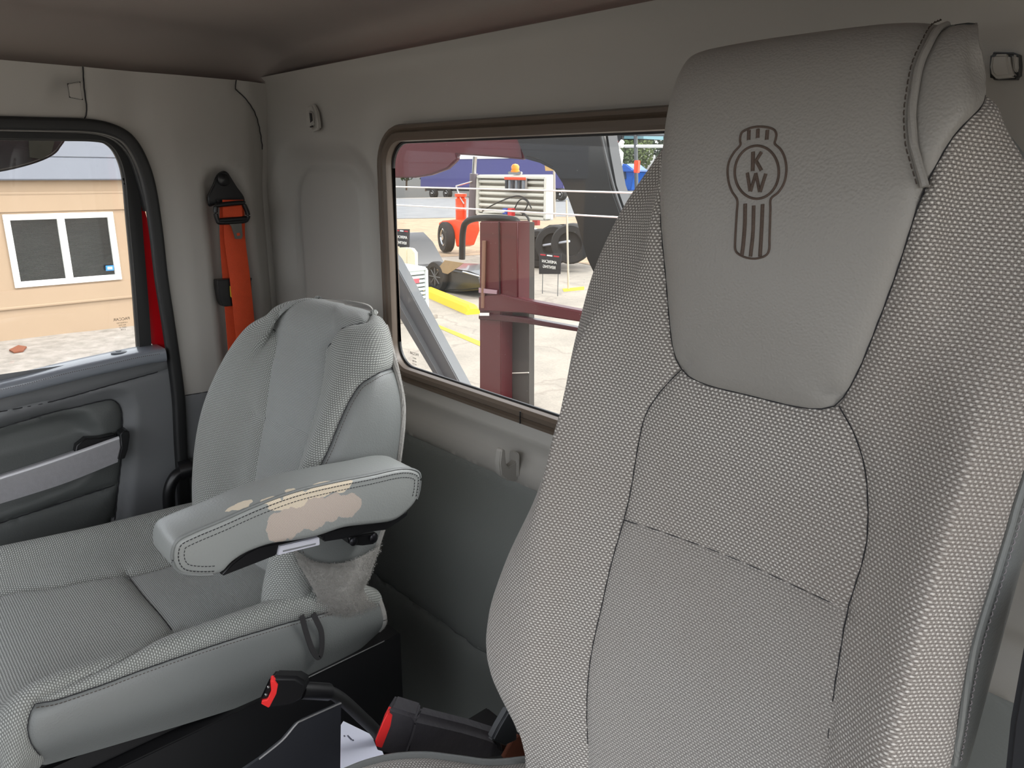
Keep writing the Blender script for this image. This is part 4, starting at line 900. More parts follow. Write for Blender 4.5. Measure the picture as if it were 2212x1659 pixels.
def puffy(name,pts,vec,m,parent,bev=.006):
    o=prism(name,pts,vec,m,parent,bev=bev); return o
puffy('boot_sleeve',bsl,(-.024,.026,-.010),SLEEVE,t_,bev=.007)
bh=[(1.052,-0.412,0.948),(1.052,-0.375,0.916),(1.052,-0.384,0.893),(1.052,-0.396,0.87),(1.052,-0.41,0.879),(1.052,-0.432,0.899),(1.052,-0.437,0.916),(1.052,-0.424,0.936)]
hh=prism('housing',bh,(-.026,.026,-.010),SLEEVE,t_,bev=.003)
rb2_=[(1.055,-0.418,0.946),(1.055,-0.412,0.937),(1.055,-0.415,0.925),(1.055,-0.428,0.902),(1.055,-0.435,0.909),(1.055,-0.436,0.917),(1.055,-0.425,0.937)]
prism('release_button',rb2_,(-.010,.010,0),REDBTN,t_,bev=.0015)
sp_=[(1.055,-0.387,0.926),(1.055,-0.38,0.912),(1.055,-0.385,0.895),(1.055,-0.394,0.877)]
tube('housing_rim',crv(sp_,5),.0014,SLEEVE,t_,k=6)
mb=[(1.06,-0.247,0.805),(1.06,-0.232,0.792),(1.06,-0.23,0.782),(1.06,-0.243,0.788)]
prism('mounting_nut',mb,(-.02,0,0),STEEL,t_,bev=.001)
br=[(1.07,-0.25,0.789),(1.07,-0.233,0.807),(1.07,-0.222,0.809),(1.07,-0.196,0.785),(1.07,-0.181,0.744),(1.07,-0.222,0.762)]
prism('rusty_bracket',br,(-.006,0,0),RUST,t_,bev=.001)
ad=[(1.12,-0.314,0.888),(1.12,-0.302,0.902),(1.12,-0.284,0.919),(1.12,-0.272,0.891),(1.12,-0.27,0.862),(1.12,-0.289,0.866)]
t2=empty('recliner_lever',ad[0],'dark plastic lever behind large buckle at driver seat side','lever')
prism('lever_arm',ad,(-.012,0,0),DARKP,t2,bev=.003)
# paper
pa=[(0.812,-0.347,0.74),(0.873,-0.328,0.74),(0.912,-0.339,0.74),(0.93,-0.403,0.74),(0.884,-0.454,0.74)]
t_=prism('paper_sheet',[(p[0],p[1],p[2]) for p in pa],(0,0,.0008),mat('white_paper','dcdff0',.6)); tag(t_,'white printed paper lying on black box between the seats','paper')
pm=[(0.841,-0.362,0.742),(0.849,-0.358,0.742),(0.857,-0.357,0.742)]
for i_,q_ in enumerate(pm):
    o_=box('printed_mark',(q_[0]-(.006 if i_==1 else .0015),q_[1]-.001,.7411),(q_[0]+(.006 if i_==1 else .0015),q_[1]+.001,.7414),mat('ink','55586a',.6),t_)
# black storage box with cut-away side
cb=[(0.92,-0.405,0.871),(0.92,-0.415,0.74),(0.92,-0.525,0.799),(0.92,-0.572,0.844),(0.92,-0.52,0.852),(0.92,-0.489,0.861),(0.92,-0.469,0.874),(0.92,-0.459,0.875)]
t_=empty('storage_box',cb[0],'black metal box with curved cut-out side between the seats','box')
prism('side_plate',cb,(-.004,0,0),mat('box_metal','26282e',.4,var=.1),t_)
tube('plate_edge',crv(cb[4:]+cb[:1],4),.0012,mat('pale_edge','8a8a8a',.4,.6),t_,k=6)  # thin lighter line following the plate outline
box('tray',(.93,-.55,.60),(1.14,-.16,.738),SEATM,t_,bev=.004)
bp_=[(0.6,-0.17,0.677),(0.645,-0.17,0.71)]
# dark edge at the driver door, lower right
dd=[(1.72,-1.07,1.745),(1.72,-1.06,1.71),(1.72,-1.07,1.697),(1.72,-1.151,1.74),(1.72,-1.33,1.952),(1.72,-1.081,1.778)]
t_=prism('door_pocket',[(1.608,-0.3,1.182),(1.605,-0.3,1.216),(1.603,-0.3,1.276),(1.618,-0.3,1.309),(1.665,-0.3,1.175),(1.613,-0.3,1.134)],(0,.05,0),mat('black_trim','1f2024',.5),bev=.004); tag(t_,'black plastic trim at lower right edge beside driver seat','trim')

# ================= outside: ground =================
def concrete(name,a,b,cracks=.0,scale=1.):
    k=NT(name); tc=k.n('ShaderNodeTexCoord').outputs['Object']
    n1=k.n('ShaderNodeTexNoise',{'Vector':tc,'Scale':.9*scale,'Detail':8.,'Roughness':.65}).outputs[0]; n2=k.n('ShaderNodeTexNoise',{'Vector':tc,'Scale':30.*scale,'Detail':3.}).outputs[0]
    f=k.n('ShaderNodeMapRange',{0:k.math('ADD',k.math('MULTIPLY',n1,.7),k.math('MULTIPLY',n2,.3)),1:.35,2:.65,3:0.,4:1.}).outputs[0]; c=k.mix(f,lin(a),lin(b))
    if cracks:
        wv=k.n('ShaderNodeTexVoronoi',{'Vector':k.n('ShaderNodeVectorMath',{0:tc,1:k.n('ShaderNodeTexNoise',{'Vector':tc,'Scale':1.5,'Detail':3.}).outputs[1]},operation='ADD').outputs[0],'Scale':.45},feature='DISTANCE_TO_EDGE').outputs[0]
        c=k.mix(k.n('ShaderNodeMapRange',{0:wv,1:.0,2:.02,3:cracks,4:0.}).outputs[0],c,lin('6a6058'))
    k.l(c,k.p.inputs['Base Color']); k.p.inputs['Roughness'].default_value=.9; k.l(k.n('ShaderNodeBump',{'Strength':.3,'Distance':.01,'Height':n2}).outputs[0],k.p.inputs['Normal'])
    MATS[name]=k.m; return k.m
CONC=concrete('pale_concrete','777168','978f83',.5); ASPH=concrete('road_asphalt','66686a','7a7b7c',0); DIRT=concrete('dry_dirt','7d6a55','a08c72',0,2.)
tag(box('parking_lot',(-60,-8,-1.10),(40,60,-1.0),CONC),kind='structure')
dts=[(-17.109,11.316,-0.995),(-16.144,16.044,-0.995),(-9.581,14.494,-0.995),(-25.327,35.523,-0.995),(-28.872,32.181,-0.995),(-32.016,26.3,-0.995),(-33.753,18.492,-0.995),(-17.409,9.511,-0.995)]
tag(prism('dirt_strip',dts,(0,0,.004),DIRT),kind='structure')
rds=[(-34.959,19.155,-0.985),(-31.884,26.193,-0.985),(-26.395,36.949,-0.985),(-49.729,68.113,-0.985),(-51.525,56.552,-0.985),(-56.395,45.933,-0.985),(-61.12,33.53,-0.985)]
tag(prism('road',rds,(0,0,.004),ASPH),kind='structure')
grv=[(-11.119,-0.25,-0.995),(-11.819,0.925,-0.995),(-11.564,2.851,-0.995),(-7.748,1.868,-0.995),(-6.522,-0.605,-0.995)]
tag(prism('gravel_strip',grv,(0,0,.004),concrete('gravel','6f6a62','98918a',0,6.)),kind='structure')
ml=[(-10.866,0.889,-0.985),(-11.118,1.047,-0.985),(-10.937,1.12,-0.985),(-10.672,1.026,-0.985),(-10.66,0.911,-0.985)]
t_=prism('mulch_patch',ml,(0,0,.02),mat('red_mulch','70402a',.95,var=.3,varscale=40.)); tag(t_,'small reddish mulch patch on gravel by the building','mulch'); t_['kind']='stuff'
YEL=mat('yellow_paint','e8c21c',.6,var=.06)
for i_,(L,lb) in enumerate((([(-8.83,6.739,-0.997),(-8.861,6.832,-0.997),(-6.935,6.451,-0.997),(-6.693,6.246,-0.997)],'yellow painted parking line running behind the maroon post'),
    ([(-9.845,6.635,-0.997),(-9.5,6.758,-0.997),(-9.269,6.619,-0.997),(-9.541,6.435,-0.997)],'short yellow painted line near the condenser base'),([(-9.855,11.338,-0.997),(-9.775,11.98,-0.997),(-9.445,11.615,-0.997),(-9.555,11.069,-0.997)],'yellow painted line beside the thin post base'))):
    t_=prism('parking_line',L,(0,0,.003),YEL); tag(t_,lb,'line',)
cb=[(-11.141,8.427,-1.0),(-8.899,7.77,-1.0)]
a,b=Vector(cb[0]),Vector(cb[1]); d=(b-a).normalized(); s_=Vector((-d.y,d.x,0))
t_=empty('curb_stop',a,'yellow painted concrete wheel stop beside the white condenser','curb')
prf=[(-.14,0),(-.11,.13),(-.06,.17),(.06,.17),(.11,.13),(.14,0)]
vs=[];fs=[]
for q_ in (a-d*.1,a,b,b+d*.1):
    sc=1 if q_ in (a,b) else .6
    for x_,z_ in prf: vs.append(q_+s_*(x_+.1)+Vector((0,0,z_*sc)))
for i in range(3):
    for j in range(5): fs.append((i*6+j,i*6+j+1,(i+1)*6+j+1,(i+1)*6+j))
fs+=[tuple(range(6)),tuple(range(18,24))]; pydata('bumper',vs,fs,YEL,t_,False)

# ================= outside: pale building by the passenger door =================
STUC=mat('peach_stucco','9c8770',.95,bump=(40.,.6,'noise'),var=.05,varscale=2.)
SIDG=mat('grey_siding','757982',.7,var=.03); WHT=mat('white_paint','e6e6e2',.5,var=.02)
XB=-11.7
ob_=empty('office_building',(XB,2,-1),'peach stucco building with grey siding band and white sliding window','building')
zt=1.375
w0=(-11.7,1.199,0.896); 
wo=[(-11.7,1.22,0.842),(-11.7,2.702,0.863),(-11.7,2.708,-0.165),(-11.7,1.131,-0.111)]
y0_,y1_=wo[0][1],wo[1][1]+.02; z0_,z1_=wo[2][2]-.04,wo[1][2]+.02
for lo,hi in (((XB-.3,-14,-1),(XB,y0_,zt)),((XB-.3,y1_,-1),(XB,3.3,zt)),((XB-.3,y0_,-1),(XB,y1_,z0_)),((XB-.3,y0_,z1_),(XB,y1_,zt))): box('stucco_wall',lo,hi,STUC,ob_)
for i in range(5):
    z_=zt+i*.33; box('siding_board',(XB-.3,-14,z_+.012),(XB+.10+.0*i,3.6,z_+.33),SIDG,ob_,bev=.006)
box('siding_back',(XB-.3,-14,zt),(XB+.085,3.6,zt+1.66),mat('siding_shadow','6f737c',.8),ob_)
m_=.30
tube('stucco_band',[(XB,y0_-m_-.2,z0_-m_),(XB,y1_+m_,z0_-m_),(XB,y1_+m_,z1_+m_),(XB,y0_-m_-.2,z1_+m_)],0,STUC,ob_,prof=rrect(.05,.05,.012,2),up=Vector((1,0,0)))
box('stucco_surround',(XB,y0_-m_,z1_+.03),(XB+.02,y1_+m_,z1_+m_),STUC,ob_,bev=.005);box('stucco_surround',(XB,y0_-m_,z0_-m_),(XB+.02,y1_+m_,z0_-.03),STUC,ob_,bev=.005)
fw_=.085
fr_=box('sash_frame',(XB-.05,y0_,z1_-fw_),(XB+.03,y1_,z1_),WHT,ob_,bev=.004)
for lo,hi in (((y0_,z0_),(y1_,z0_+fw_)),((y0_,z0_+fw_),(y0_+fw_,z1_-fw_)),((y1_-fw_,z0_+fw_),(y1_,z1_-fw_)),(((y0_+y1_)/2-.05,z0_+fw_),((y0_+y1_)/2+.05,z1_-fw_))):
    box('sash_frame',(XB-.05,lo[0],lo[1]),(XB+.03,hi[0],hi[1]),WHT,ob_,bev=.004)
bl=bmesh.new()
for i in range(46):
    z_=z0_+fw_+.02*i*((z1_-z0_-2*fw_)/.92); box('',(XB-.20,y0_,z_),(XB-.17,y1_,z_+.006),None,bm_=bl)
o_=frombm('blind_slats',bl,mat('blind_grey','a8a8a4',.6),ob_); o_['kind']='stuff'
for ya,yb_ in ((y0_+fw_,(y0_+y1_)/2-.05),((y0_+y1_)/2+.05,y1_-fw_)):
    box('glass_pane',(XB-.03,ya,z0_+fw_),(XB-.025,yb_,z1_-fw_),glass('dark_office_glass',(.62,.64,.65,1),.05),ob_)
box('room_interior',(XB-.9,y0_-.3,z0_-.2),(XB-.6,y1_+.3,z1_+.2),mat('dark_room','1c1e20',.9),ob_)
stk=[(-11.66,2.501,0.037),(-11.66,2.618,0.035),(-11.66,2.614,-0.047),(-11.66,2.497,-0.045)]
so=prism('window_sticker',stk,(.004,0,0),mat('blue_sticker','2f7fd0',.5),ob_)
prism('sticker_mark',[(-11.655,p[1]*.6+stk[0][1]*.0+(stk[0][1]+stk[1][1])/2*.4,p[2]*.5+(stk[0][2]+stk[2][2])/2*.5) for p in stk],(.003,0,0),WHT,so)
# dark mirror head outside the passenger window
mh=[(-0.42,-0.536,1.626),(-0.42,-0.422,1.631),(-0.42,-0.328,1.628),(-0.42,-0.34,1.598),(-0.42,-0.359,1.579),(-0.42,-0.395,1.562),(-0.42,-0.444,1.547),(-0.42,-0.49,1.538),(-0.42,-0.551,1.532)]
t_=empty('lookdown_mirror',mh[2],'dark curved mirror head outside top of passenger window','mirror')
prism('mirror_housing',crv(mh,3,True),(-.05,0,0),mat('mirror_black','141416',.25,coat=.5),t_,bev=.006)
mg=[(-0.415,-0.405,1.613),(-0.415,-0.352,1.613),(-0.415,-0.362,1.587),(-0.415,-0.385,1.57),(-0.415,-0.409,1.574)]
prism('mirror_face',mg,(-.004,0,0),mat('mirror_glass','3c3f38',.12,.6),t_)

# ================= outside: behind the rear window =================
MET=mat('painted_grey_metal','4f5254',.45,.2,var=.08); CHR=mat('chrome','c8c8c8',.12,1.); WHM=mat('weathered_white_panel','c9c7bd',.6,var=.06,varscale=4.)
TIRE=mat('tyre_rubber','1c1c1d',.8); ORG=mat('orange_paint','e8461a',.35,var=.06,coat=.3); BLK=mat('chassis_black','18191b',.6,var=.2)
t_=empty('diagonal_strut',(-0.934,0.9,1.122),'grey diagonal metal strut close behind the rear window','strut')
prism('strut_face',[(-0.966,0.9,1.249),(-0.894,0.9,1.202),(-0.435,0.9,0.738),(1.397,0.9,-1.334),(1.332,0.9,-1.437),(-0.548,0.9,0.712),(-0.976,0.9,1.118)],(0,.05,0),MET,t_,bev=.004)
prism('strut_flange',[(-0.945,0.88,1.123),(-0.898,0.88,1.096),(-0.518,0.88,0.734),(-0.341,0.88,0.558),(-0.396,0.88,0.543),(-0.548,0.88,0.727),(-0.919,0.88,1.049),(-0.948,0.88,1.08)],(0,.05,0),mat('strut_shadow_side','4d5052',.5,.2),t_,bev=.003)
# maroon cab and door structure standing behind
YM=1.7
mc=empty('maroon_cab',(-1.114,1.7,0.293),'maroon truck bodywork with black arched window surround seen through rear glass','truck')
rb_=[(-2.387,1.7,1.832),(-1.82,1.7,1.809),(-1.039,1.7,1.777),(-0.99,1.7,1.697),(-0.972,1.7,1.603),(-1.137,1.7,1.615),(-1.385,1.7,1.628),(-1.48,1.7,1.632),(-1.477,1.7,1.606),(-1.56,1.7,1.56),(-1.705,1.7,1.528),(-1.857,1.7,1.512),(-2.064,1.7,1.51),(-2.311,1.7,1.524),(-2.457,1.7,1.653)]
prism('roof_band',rb_,(0,.03,0),MAROON,mc,bev=.008)
pl=[(-0.989,1.66,1.773),(-0.46,1.66,1.773),(-0.422,1.66,1.627),(-0.382,1.66,1.498),(-0.313,1.66,1.37),(-0.23,1.66,1.206),(-0.421,1.66,1.029),(-0.53,1.66,1.18),(-0.598,1.66,1.336),(-0.652,1.66,1.434),(-0.694,1.66,1.503),(-0.748,1.66,1.556),(-0.838,1.66,1.588),(-0.936,1.66,1.607),(-0.994,1.66,1.696)]
prism('arched_pillar',pl,(0,.10,0),mat('arch_black','0d0e0e',.35,coat=.1),mc,bev=.02)
tube('pillar_highlight_trim',crv([(-0.463,1.655,1.719),(-0.416,1.655,1.59),(-0.363,1.655,1.461),(-0.303,1.655,1.352)],5),.006,mat('seal_strip','2c2e2e',.4),mc,k=8)
po=[(-1.058,1.5,1.323),(-0.792,1.5,1.336),(-0.787,1.5,0.979),(-0.902,1.5,0.964),(-0.889,1.5,-2.53),(-1.093,1.5,-2.709)]
prism('door_post',po,(0,.08,0),MAROON,mc,bev=.006)
tube('post_groove',[(-0.911,1.495,1.33),(-0.904,1.495,0.986)],.004,mat('groove_maroon','2a0d12',.4),mc,k=6); tube('post_rail',[(-1.01,1.49,1.236),(-1.022,1.49,0.916)],.010,mat('tan_rail','7a5a48',.5),mc,k=8)
prism('cross_bar',[(-1.056,1.49,0.968),(-0.914,1.49,0.999),(-0.704,1.49,0.991),(-0.384,1.49,0.989),(-0.296,1.49,0.986),(-0.294,1.49,0.944),(-0.381,1.49,0.942),(-0.745,1.49,0.93),(-1.057,1.49,0.895)],(0,.05,0),MAROON,mc,bev=.005)
prism('lower_bar',[(-1.057,1.49,0.877),(-0.914,1.49,0.897),(-0.745,1.49,0.909),(-0.38,1.49,0.915),(-0.293,1.49,0.917),(-0.292,1.49,0.901),(-0.38,1.49,0.899),(-0.744,1.49,0.883),(-1.058,1.49,0.854)],(0,.04,0),mat('dark_maroon','3a1018',.3),mc,bev=.004)
gp_=[(-0.994,1.58,1.319),(-0.804,1.58,1.329),(-0.784,1.58,0.258),(-0.989,1.58,0.2)]
prism('grey_panel',gp_,(0,.04,0),mat('dusty_dark_panel','3a3733',.5,var=.08),mc,bev=.003)
tube('panel_seam',[(-0.982,1.575,0.58),(-0.786,1.575,0.625)],.003,WHM,mc,k=6)
mr=[(-1.253,1.55,1.124),(-1.243,1.55,1.262),(-1.206,1.55,1.313),(-1.101,1.55,1.334),(-0.902,1.55,1.339),(-0.84,1.55,1.322),(-0.814,1.55,1.267),(-0.811,1.55,1.078),(-0.822,1.55,0.991)]
tube('black_hoop',crv(mr,6),.016,mat('hoop_rubber','0c0e0e',.5),mc,k=10)
prism('clear_tape',[(-1.047,1.485,1.01),(-0.915,1.485,1.014),(-0.918,1.485,0.996),(-1.047,1.485,0.987)],(0,.004,0),mat('tape','9a8088',.2),mc)
prism('white_label',[(-1.041,1.485,0.889),(-0.972,1.485,0.899),(-0.972,1.485,0.885),(-1.041,1.485,0.875)],(0,.003,0),WHT,mc)
# two pale tubes standing in for reflected lines on the rear glass
for pts_,lb in (([(-1.917,1.45,1.468),(-1.115,1.45,1.472),(-0.512,1.45,1.475),(0.001,1.45,1.477)],'upper pale tube standing in for a reflection on the rear window'),([(-1.925,1.45,1.375),(-1.082,1.45,1.381),(-0.509,1.45,1.383),(0.008,1.45,1.386)],'lower pale tube standing in for a reflection on the rear window')):
    tube('glass_reflection_line',crv(pts_,4),.0035,WHT,mc,k=8)
# condenser unit
ac=[(-9.392,6.367,-1.0),(-9.007,6.816,-1.0)]
AX,AY=ac[0][0],ac[0][1]; cw=.62; AX=-9.409; AY=6.615; hac=.92
t_=empty('air_conditioner',(AX,AY,-1),'white louvred air conditioner condenser with a red label','air conditioner')
box('base_pad',(AX-.5,AY-.5,-1),(AX+.5,AY+.5,-.93),CONC,t_,bev=.01)
ACM=mat('condenser_white','c4cccb',.45,var=.03); cxx=.36
box('coil_core',(AX-cxx+.04,AY-cxx+.04,-.93),(AX+cxx-.04,AY+cxx-.04,-1+hac-.06),mat('coil_grey','7f8683',.6),t_)
lv=None
for i in range(11):
    z_=-.90+i*.072; 
    vs,fs=tube_data([(AX+sx*cxx,AY+sy*cxx,z_) for sx,sy in ((-1,-1),(1,-1),(1,1),(-1,1))],rrect(.02,.045,.006,2),True)
    if lv is None: o_=pydata('louvre',vs,fs,ACM,t_,False); lv=o_
    else:
        c_=lv.copy(); COL.objects.link(c_); c_.parent=t_; c_.matrix_parent_inverse=lv.matrix_parent_inverse.copy(); c_.location=(0,0,i*.072)
for sx in (-1,1):
    for sy in (-1,1): box('corner_post',(AX+sx*cxx-.03,AY+sy*cxx-.03,-.93),(AX+sx*cxx+.03,AY+sy*cxx+.03,-1+hac-.05),ACM,t_,bev=.008)
box('top_cover',(AX-cxx-.03,AY-cxx-.03,-1+hac-.08),(AX+cxx+.03,AY+cxx+.03,-1+hac),ACM,t_,bev=.03)
lathe('fan_guard',[(.26,0),(.26,.02),(.24,.025),(.05,.035),(0,.035)],mat('fan_grey','9aa3a3',.5),t_,loc=(AX,AY,-1+hac))
lbx=(-8.9,6.441,-0.062)
box('red_label',(AX+cxx+.012,AY-.02,-1+hac-.27),(AX+cxx+.018,AY+.20,-1+hac-.19),mat('label_red','c04a55',.5),t_)
# cream boards and black mirrored sign behind the condenser
def at_px(pts,D): return pts
for i_,pp_ in enumerate(([(-12.834,8.6,-0.085),(-12.369,8.6,-0.081),(-12.388,8.6,-0.379),(-12.859,8.6,-0.421)],[(-12.297,8.6,-0.095),(-12.009,8.6,-0.073),(-12.025,8.6,-0.347),(-12.314,8.6,-0.373)],[(-11.974,8.6,-0.071),(-11.799,8.6,-0.077),(-11.682,8.6,-0.157),(-11.69,8.6,-0.317),(-11.989,8.6,-0.344)])):
    lbs=('widest cream board standing behind the condenser','middle narrow cream board behind the condenser','cream board with clipped corner behind the condenser')
    q_=[Vector(p) for p in pp_]; zb=min(p.z for p in q_); q_=[Vector((p.x,p.y,-1.0 if p.z<zb+.03 else p.z)) for p in q_]
    t_=prism('cream_board',q_,(0,.08,0),mat('cream_board_paint','d8ceb4',.7),bev=.005); tag(t_,lbs[i_],'board','cream boards behind the condenser')
SGB=mat('sign_black','1a1c22',.5)
def sign(pts,lab,lines,ysz):
    q_=[Vector(p) for p in pts]; c=sum(q_,Vector())/4; t=empty('yard_sign',(c.x,c.y,-1),lab,'sign')
    prism('sign_face',q_,(0,.02,0),SGB,t,bev=.004); w_=(q_[1]-q_[0]).length; h_=(q_[2]-q_[1]).length
    for sx in (-.35,.35): tube('stake',[(c.x+sx*w_,c.y+.03,q_[2].z),(c.x+sx*w_,c.y+.03,-1)],.008,MET,t,k=6)
    rot=Matrix.Rotation(math.pi/2,3,'X')
    for i,(tx,dz,sz) in enumerate(lines): text('lettering',tx,sz*h_,(c.x,c.y-.012,c.z+dz*h_),rot,WHT,t,mirror=True,thick=.002)
    for k3,(cc_,x_) in enumerate((('b02a35',-.3),('e0e0e0',0.),('b02a35',.3))): box('flag_strip',(c.x+x_*w_-.12*w_,c.y-.006,c.z+.38*h_),(c.x+x_*w_+.12*w_,c.y-.001,c.z+.44*h_),mat('flag_'+cc_,cc_,.6),t)
    return t
sign([(-12.642,8.75,0.281),(-12.08,8.75,0.314),(-12.12,8.75,-0.101),(-12.632,8.75,-0.141)],'black mirrored-lettering sign beside the condenser',[('AMERICAN',.08,.21),('RENTING',-.22,.21)],1)
sign([(-9.784,10.5,-0.147),(-9.125,10.5,-0.092),(-9.137,10.5,-0.518),(-9.774,10.5,-0.583)],'black sign with mirrored white lettering in front of trailer wheels',[('AMERICAN',.10,.21),('RENTING',-.16,.21)],1)
# tan tarp scrap
tp=[(-10.077,8.2,-0.054),(-9.497,8.2,-0.058),(-9.641,8.2,-0.16),(-9.997,8.2,-0.374),(-10.116,8.2,-0.359),(-10.359,8.2,-0.318),(-10.185,8.2,-0.155)]
tp=[(-11.877,9.578,-0.3)]
tp=[(-10.994,8.9,-0.277),(-10.368,8.9,-0.279),(-10.523,8.9,-0.37),(-10.906,8.9,-0.563),(-11.035,8.9,-0.557),(-11.297,8.9,-0.513),(-11.111,8.9,-0.366)]
t_=prism('tan_cloth',tp,(.0,-.012,0),mat('tan_canvas','8f7a5e',.9,bump=(30.,.8,'noise'),var=.2,varscale=8.)); tag(t_,'wrinkled tan cloth lying over the dark car hood','cloth')
# dark car
CARM=mat('car_paint','222426',.3,coat=.3)
cb_=[(-15.098,9.0,-1.478),(-14.969,9.0,-0.21),(-14.295,9.0,0.04),(-13.354,9.0,0.111),(-12.982,9.0,-0.098),(-12.559,9.0,-0.55),(-11.163,9.0,-0.458),(-10.372,9.0,-0.459),(-9.983,9.0,-0.515),(-9.925,9.0,-0.661),(-9.926,9.0,-0.794),(-10.534,9.0,-0.906)]
c=empty('parked_car',(cb_[5][0],9.2,-1),'dark grey car with spoked wheel parked behind the yellow wheel stop','car')
prism('body',cb_,(0,1.1,0),CARM,c,bev=.05)
prism('side_glass',[(-14.17,8.985,-0.007),(-13.454,8.985,0.041),(-13.087,8.985,-0.287),(-14.205,8.985,-0.411)],(0,.02,0),mat('car_glass','15181b',.1),c)
tube('chrome_strip',[(-10.501,8.98,-0.48),(-9.959,8.98,-0.52)],.02,CHR,c,k=8)
q0=(-11.38,8.98,-0.801)
for x_ in (q0[0],q0[0]-2.5):
    w_=lathe('wheel',[(0,-.09),(.31,-.09),(.33,-.06),(.33,.06),(.31,.09),(.22,.09),(.2,.05),(0,.05)],TIRE,c,loc=(x_,8.97,-.67),axis=(0,-1,0))
    for k3 in range(8):
        an_=k3*2*math.pi/8; tube('spoke',[(x_,8.90,-.67),(x_+.2*math.cos(an_),8.90,-.67+.2*math.sin(an_))],.012,mat('spoke_grey','6a6c6e',.4,.5),w_,k=6)
# orange and white tractor truck
TY=15.
tr=empty('tractor_truck',(-15.12,14.5,-1.301),'orange truck with weathered white louvred cab rear and bare chassis','truck')
def TP(*a): return a
panel=[(-16.688,14.6,1.45),(-13.552,14.6,1.473),(-13.52,14.6,0.395),(-13.515,14.6,0.215),(-16.701,14.6,0.054)]
prism('cab_rear_panel',panel,(0,.15,0),WHM,tr,bev=.02)
pxz=[(-16.54,14.55,1.341),(-13.573,14.55,1.373),(-13.542,14.55,0.293),(-16.55,14.55,0.149)]
x0t,x1t,zt0,zt1=pxz[0][0],pxz[1][0],pxz[2][2],pxz[0][2]; sl_=None
for i in range(6):
    z_=zt0+(zt1-zt0)*(i+.5)/6; o_=box('louvre_slat',(x0t+.03,14.44,z_-.05),(x1t-.03,14.60,z_+.045),WHM,tr,bev=.03)
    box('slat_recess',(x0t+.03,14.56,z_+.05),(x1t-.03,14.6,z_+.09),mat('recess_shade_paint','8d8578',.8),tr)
for a_,b_ in (((x0t-.06,zt0-.05),(x0t+.03,zt1+.08)),((x1t-.03,zt0-.05),(x1t+.06,zt1+.08)),((x0t,zt1),(x1t,zt1+.09)),((x0t,zt0-.09),(x1t,zt0))): box('frame_rail',(a_[0],14.40,a_[1]),(b_[0],14.62,b_[1]),WHM,tr,bev=.02)
gr=[(-15.14,14.35,1.369),(-14.269,14.35,1.378),(-14.263,14.35,1.032),(-15.138,14.35,1.013)]
gro=prism('grille_plate',gr,(0,.06,0),mat('grille_backing','9a9490',.5),tr,bev=.01)
gx0,gx1,gz0,gz1=gr[0][0],gr[1][0],gr[2][2],gr[0][2]
box('grille_cap',(gx0,14.30,gz1-.05),(gx1,14.35,gz1+.02),ORG,gro)
for i in range(6):
    x_=gx0+(gx1-gx0)*(i+.5)/6; box('grille_bar',(x_-.05,14.31,gz0+.03),(x_+.035,14.36,gz1-.07),mat('bar_dark_%d'%(i%2),('23262e','6e747c')[i%2],.4),gro)
bq=(-14.882,14.5,1.528)
lathe('beacon',[(.0,0),(.13,0),(.13,.05),(.11,.06),(.12,.16),(.08,.22),(0,.24)],mat('amber_lens','d98018',.3),tr,loc=bq)
box('beacon_mount',(bq[0]-.28,bq[1]-.05,bq[2]-.06),(bq[0]+.28,bq[1]+.05,bq[2]+.02),CHR,tr,bev=.02)
es=[(-16.599,14.4,1.983),(-16.649,14.4,1.477),(-16.758,14.4,0.002)]
tube('exhaust_stack',es[:2],.07,CHR,tr,k=14); tube('muffler',es[1:],.13,mat('muffler_metal','6d6468',.4,.6),tr,k=16)
tk=[(-17.191,14.3,0.041),(-17.179,14.3,0.671)]
lathe('air_cleaner',[(.0,0),(.16,0),(.17,.03),(.17,.30),(.18,.32),(.17,.34),(.17,.62),(.18,.66),(.12,.7),(.19,.74),(.19,.82),(0,.84)],ORG,tr,loc=(tk[0][0],tk[0][1],tk[0][2]))
mi=[(-17.301,14.2,1.094),(-16.499,14.2,1.246)]; tube('mirror_arm',mi,.02,CHR,tr,k=8)
tube('mirror_arm',[(-17.301,14.2,1.094),(-17.076,14.2,0.733),(-16.917,14.2,0.569)],.02,CHR,tr,k=8)
fd=[(-18.016,14.0,-0.078),(-17.792,14.0,0.007),(-17.071,14.0,0.087),(-16.633,14.0,0.052),(-16.593,14.0,-0.256),(-16.855,14.0,-0.703),(-17.091,14.0,-0.778),(-17.156,14.0,-0.507),(-17.338,14.0,-0.186),(-17.624,14.0,-0.086),(-17.922,14.0,-0.219)]
prism('fender',fd,(.1,.5,0),ORG,tr,bev=.03)
def wheel(c,r,w,parent,axis,name='wheel',hub=True):
    o=lathe(name,[(0,-w/2),(r*.9,-w/2),(r,-w*.35),(r,w*.35),(r*.92,w/2),(r*.62,w/2),(r*.58,w*.3),(0,w*.3)],TIRE,parent,loc=c,axis=axis,k=32)
    if hub: lathe('hub',[(r*.56,w*.2),(r*.58,w*.42),(r*.52,w*.44),(r*.46,w*.25),(r*.2,w*.2),(r*.2,w*.45),(0,w*.5)],CHR,o,loc=c,axis=axis,k=24)
    return o
wc=(-17.587,14.0,-0.492); wheel(wc,.48,.30,tr,(-.35,-1,0))
for i,(p_) in enumerate([(-13.36,13.7,-0.757),(-13.016,13.7,-0.475),(-12.399,13.7,-0.329),(-11.807,13.7,-0.261)]): wheel(p_,.52,.5 if i else .35,tr,(.45,-1,0) if i==0 else (.6,-1,0),hub=(i==0))
chs=[(-14.202,14.2,-0.12),(-13.258,14.2,-0.037),(-11.826,14.2,-0.096),(-11.815,14.2,-0.339),(-14.197,14.2,-0.45)]
prism('chassis_rail',chs,(0,.9,0),BLK,tr,bev=.02)
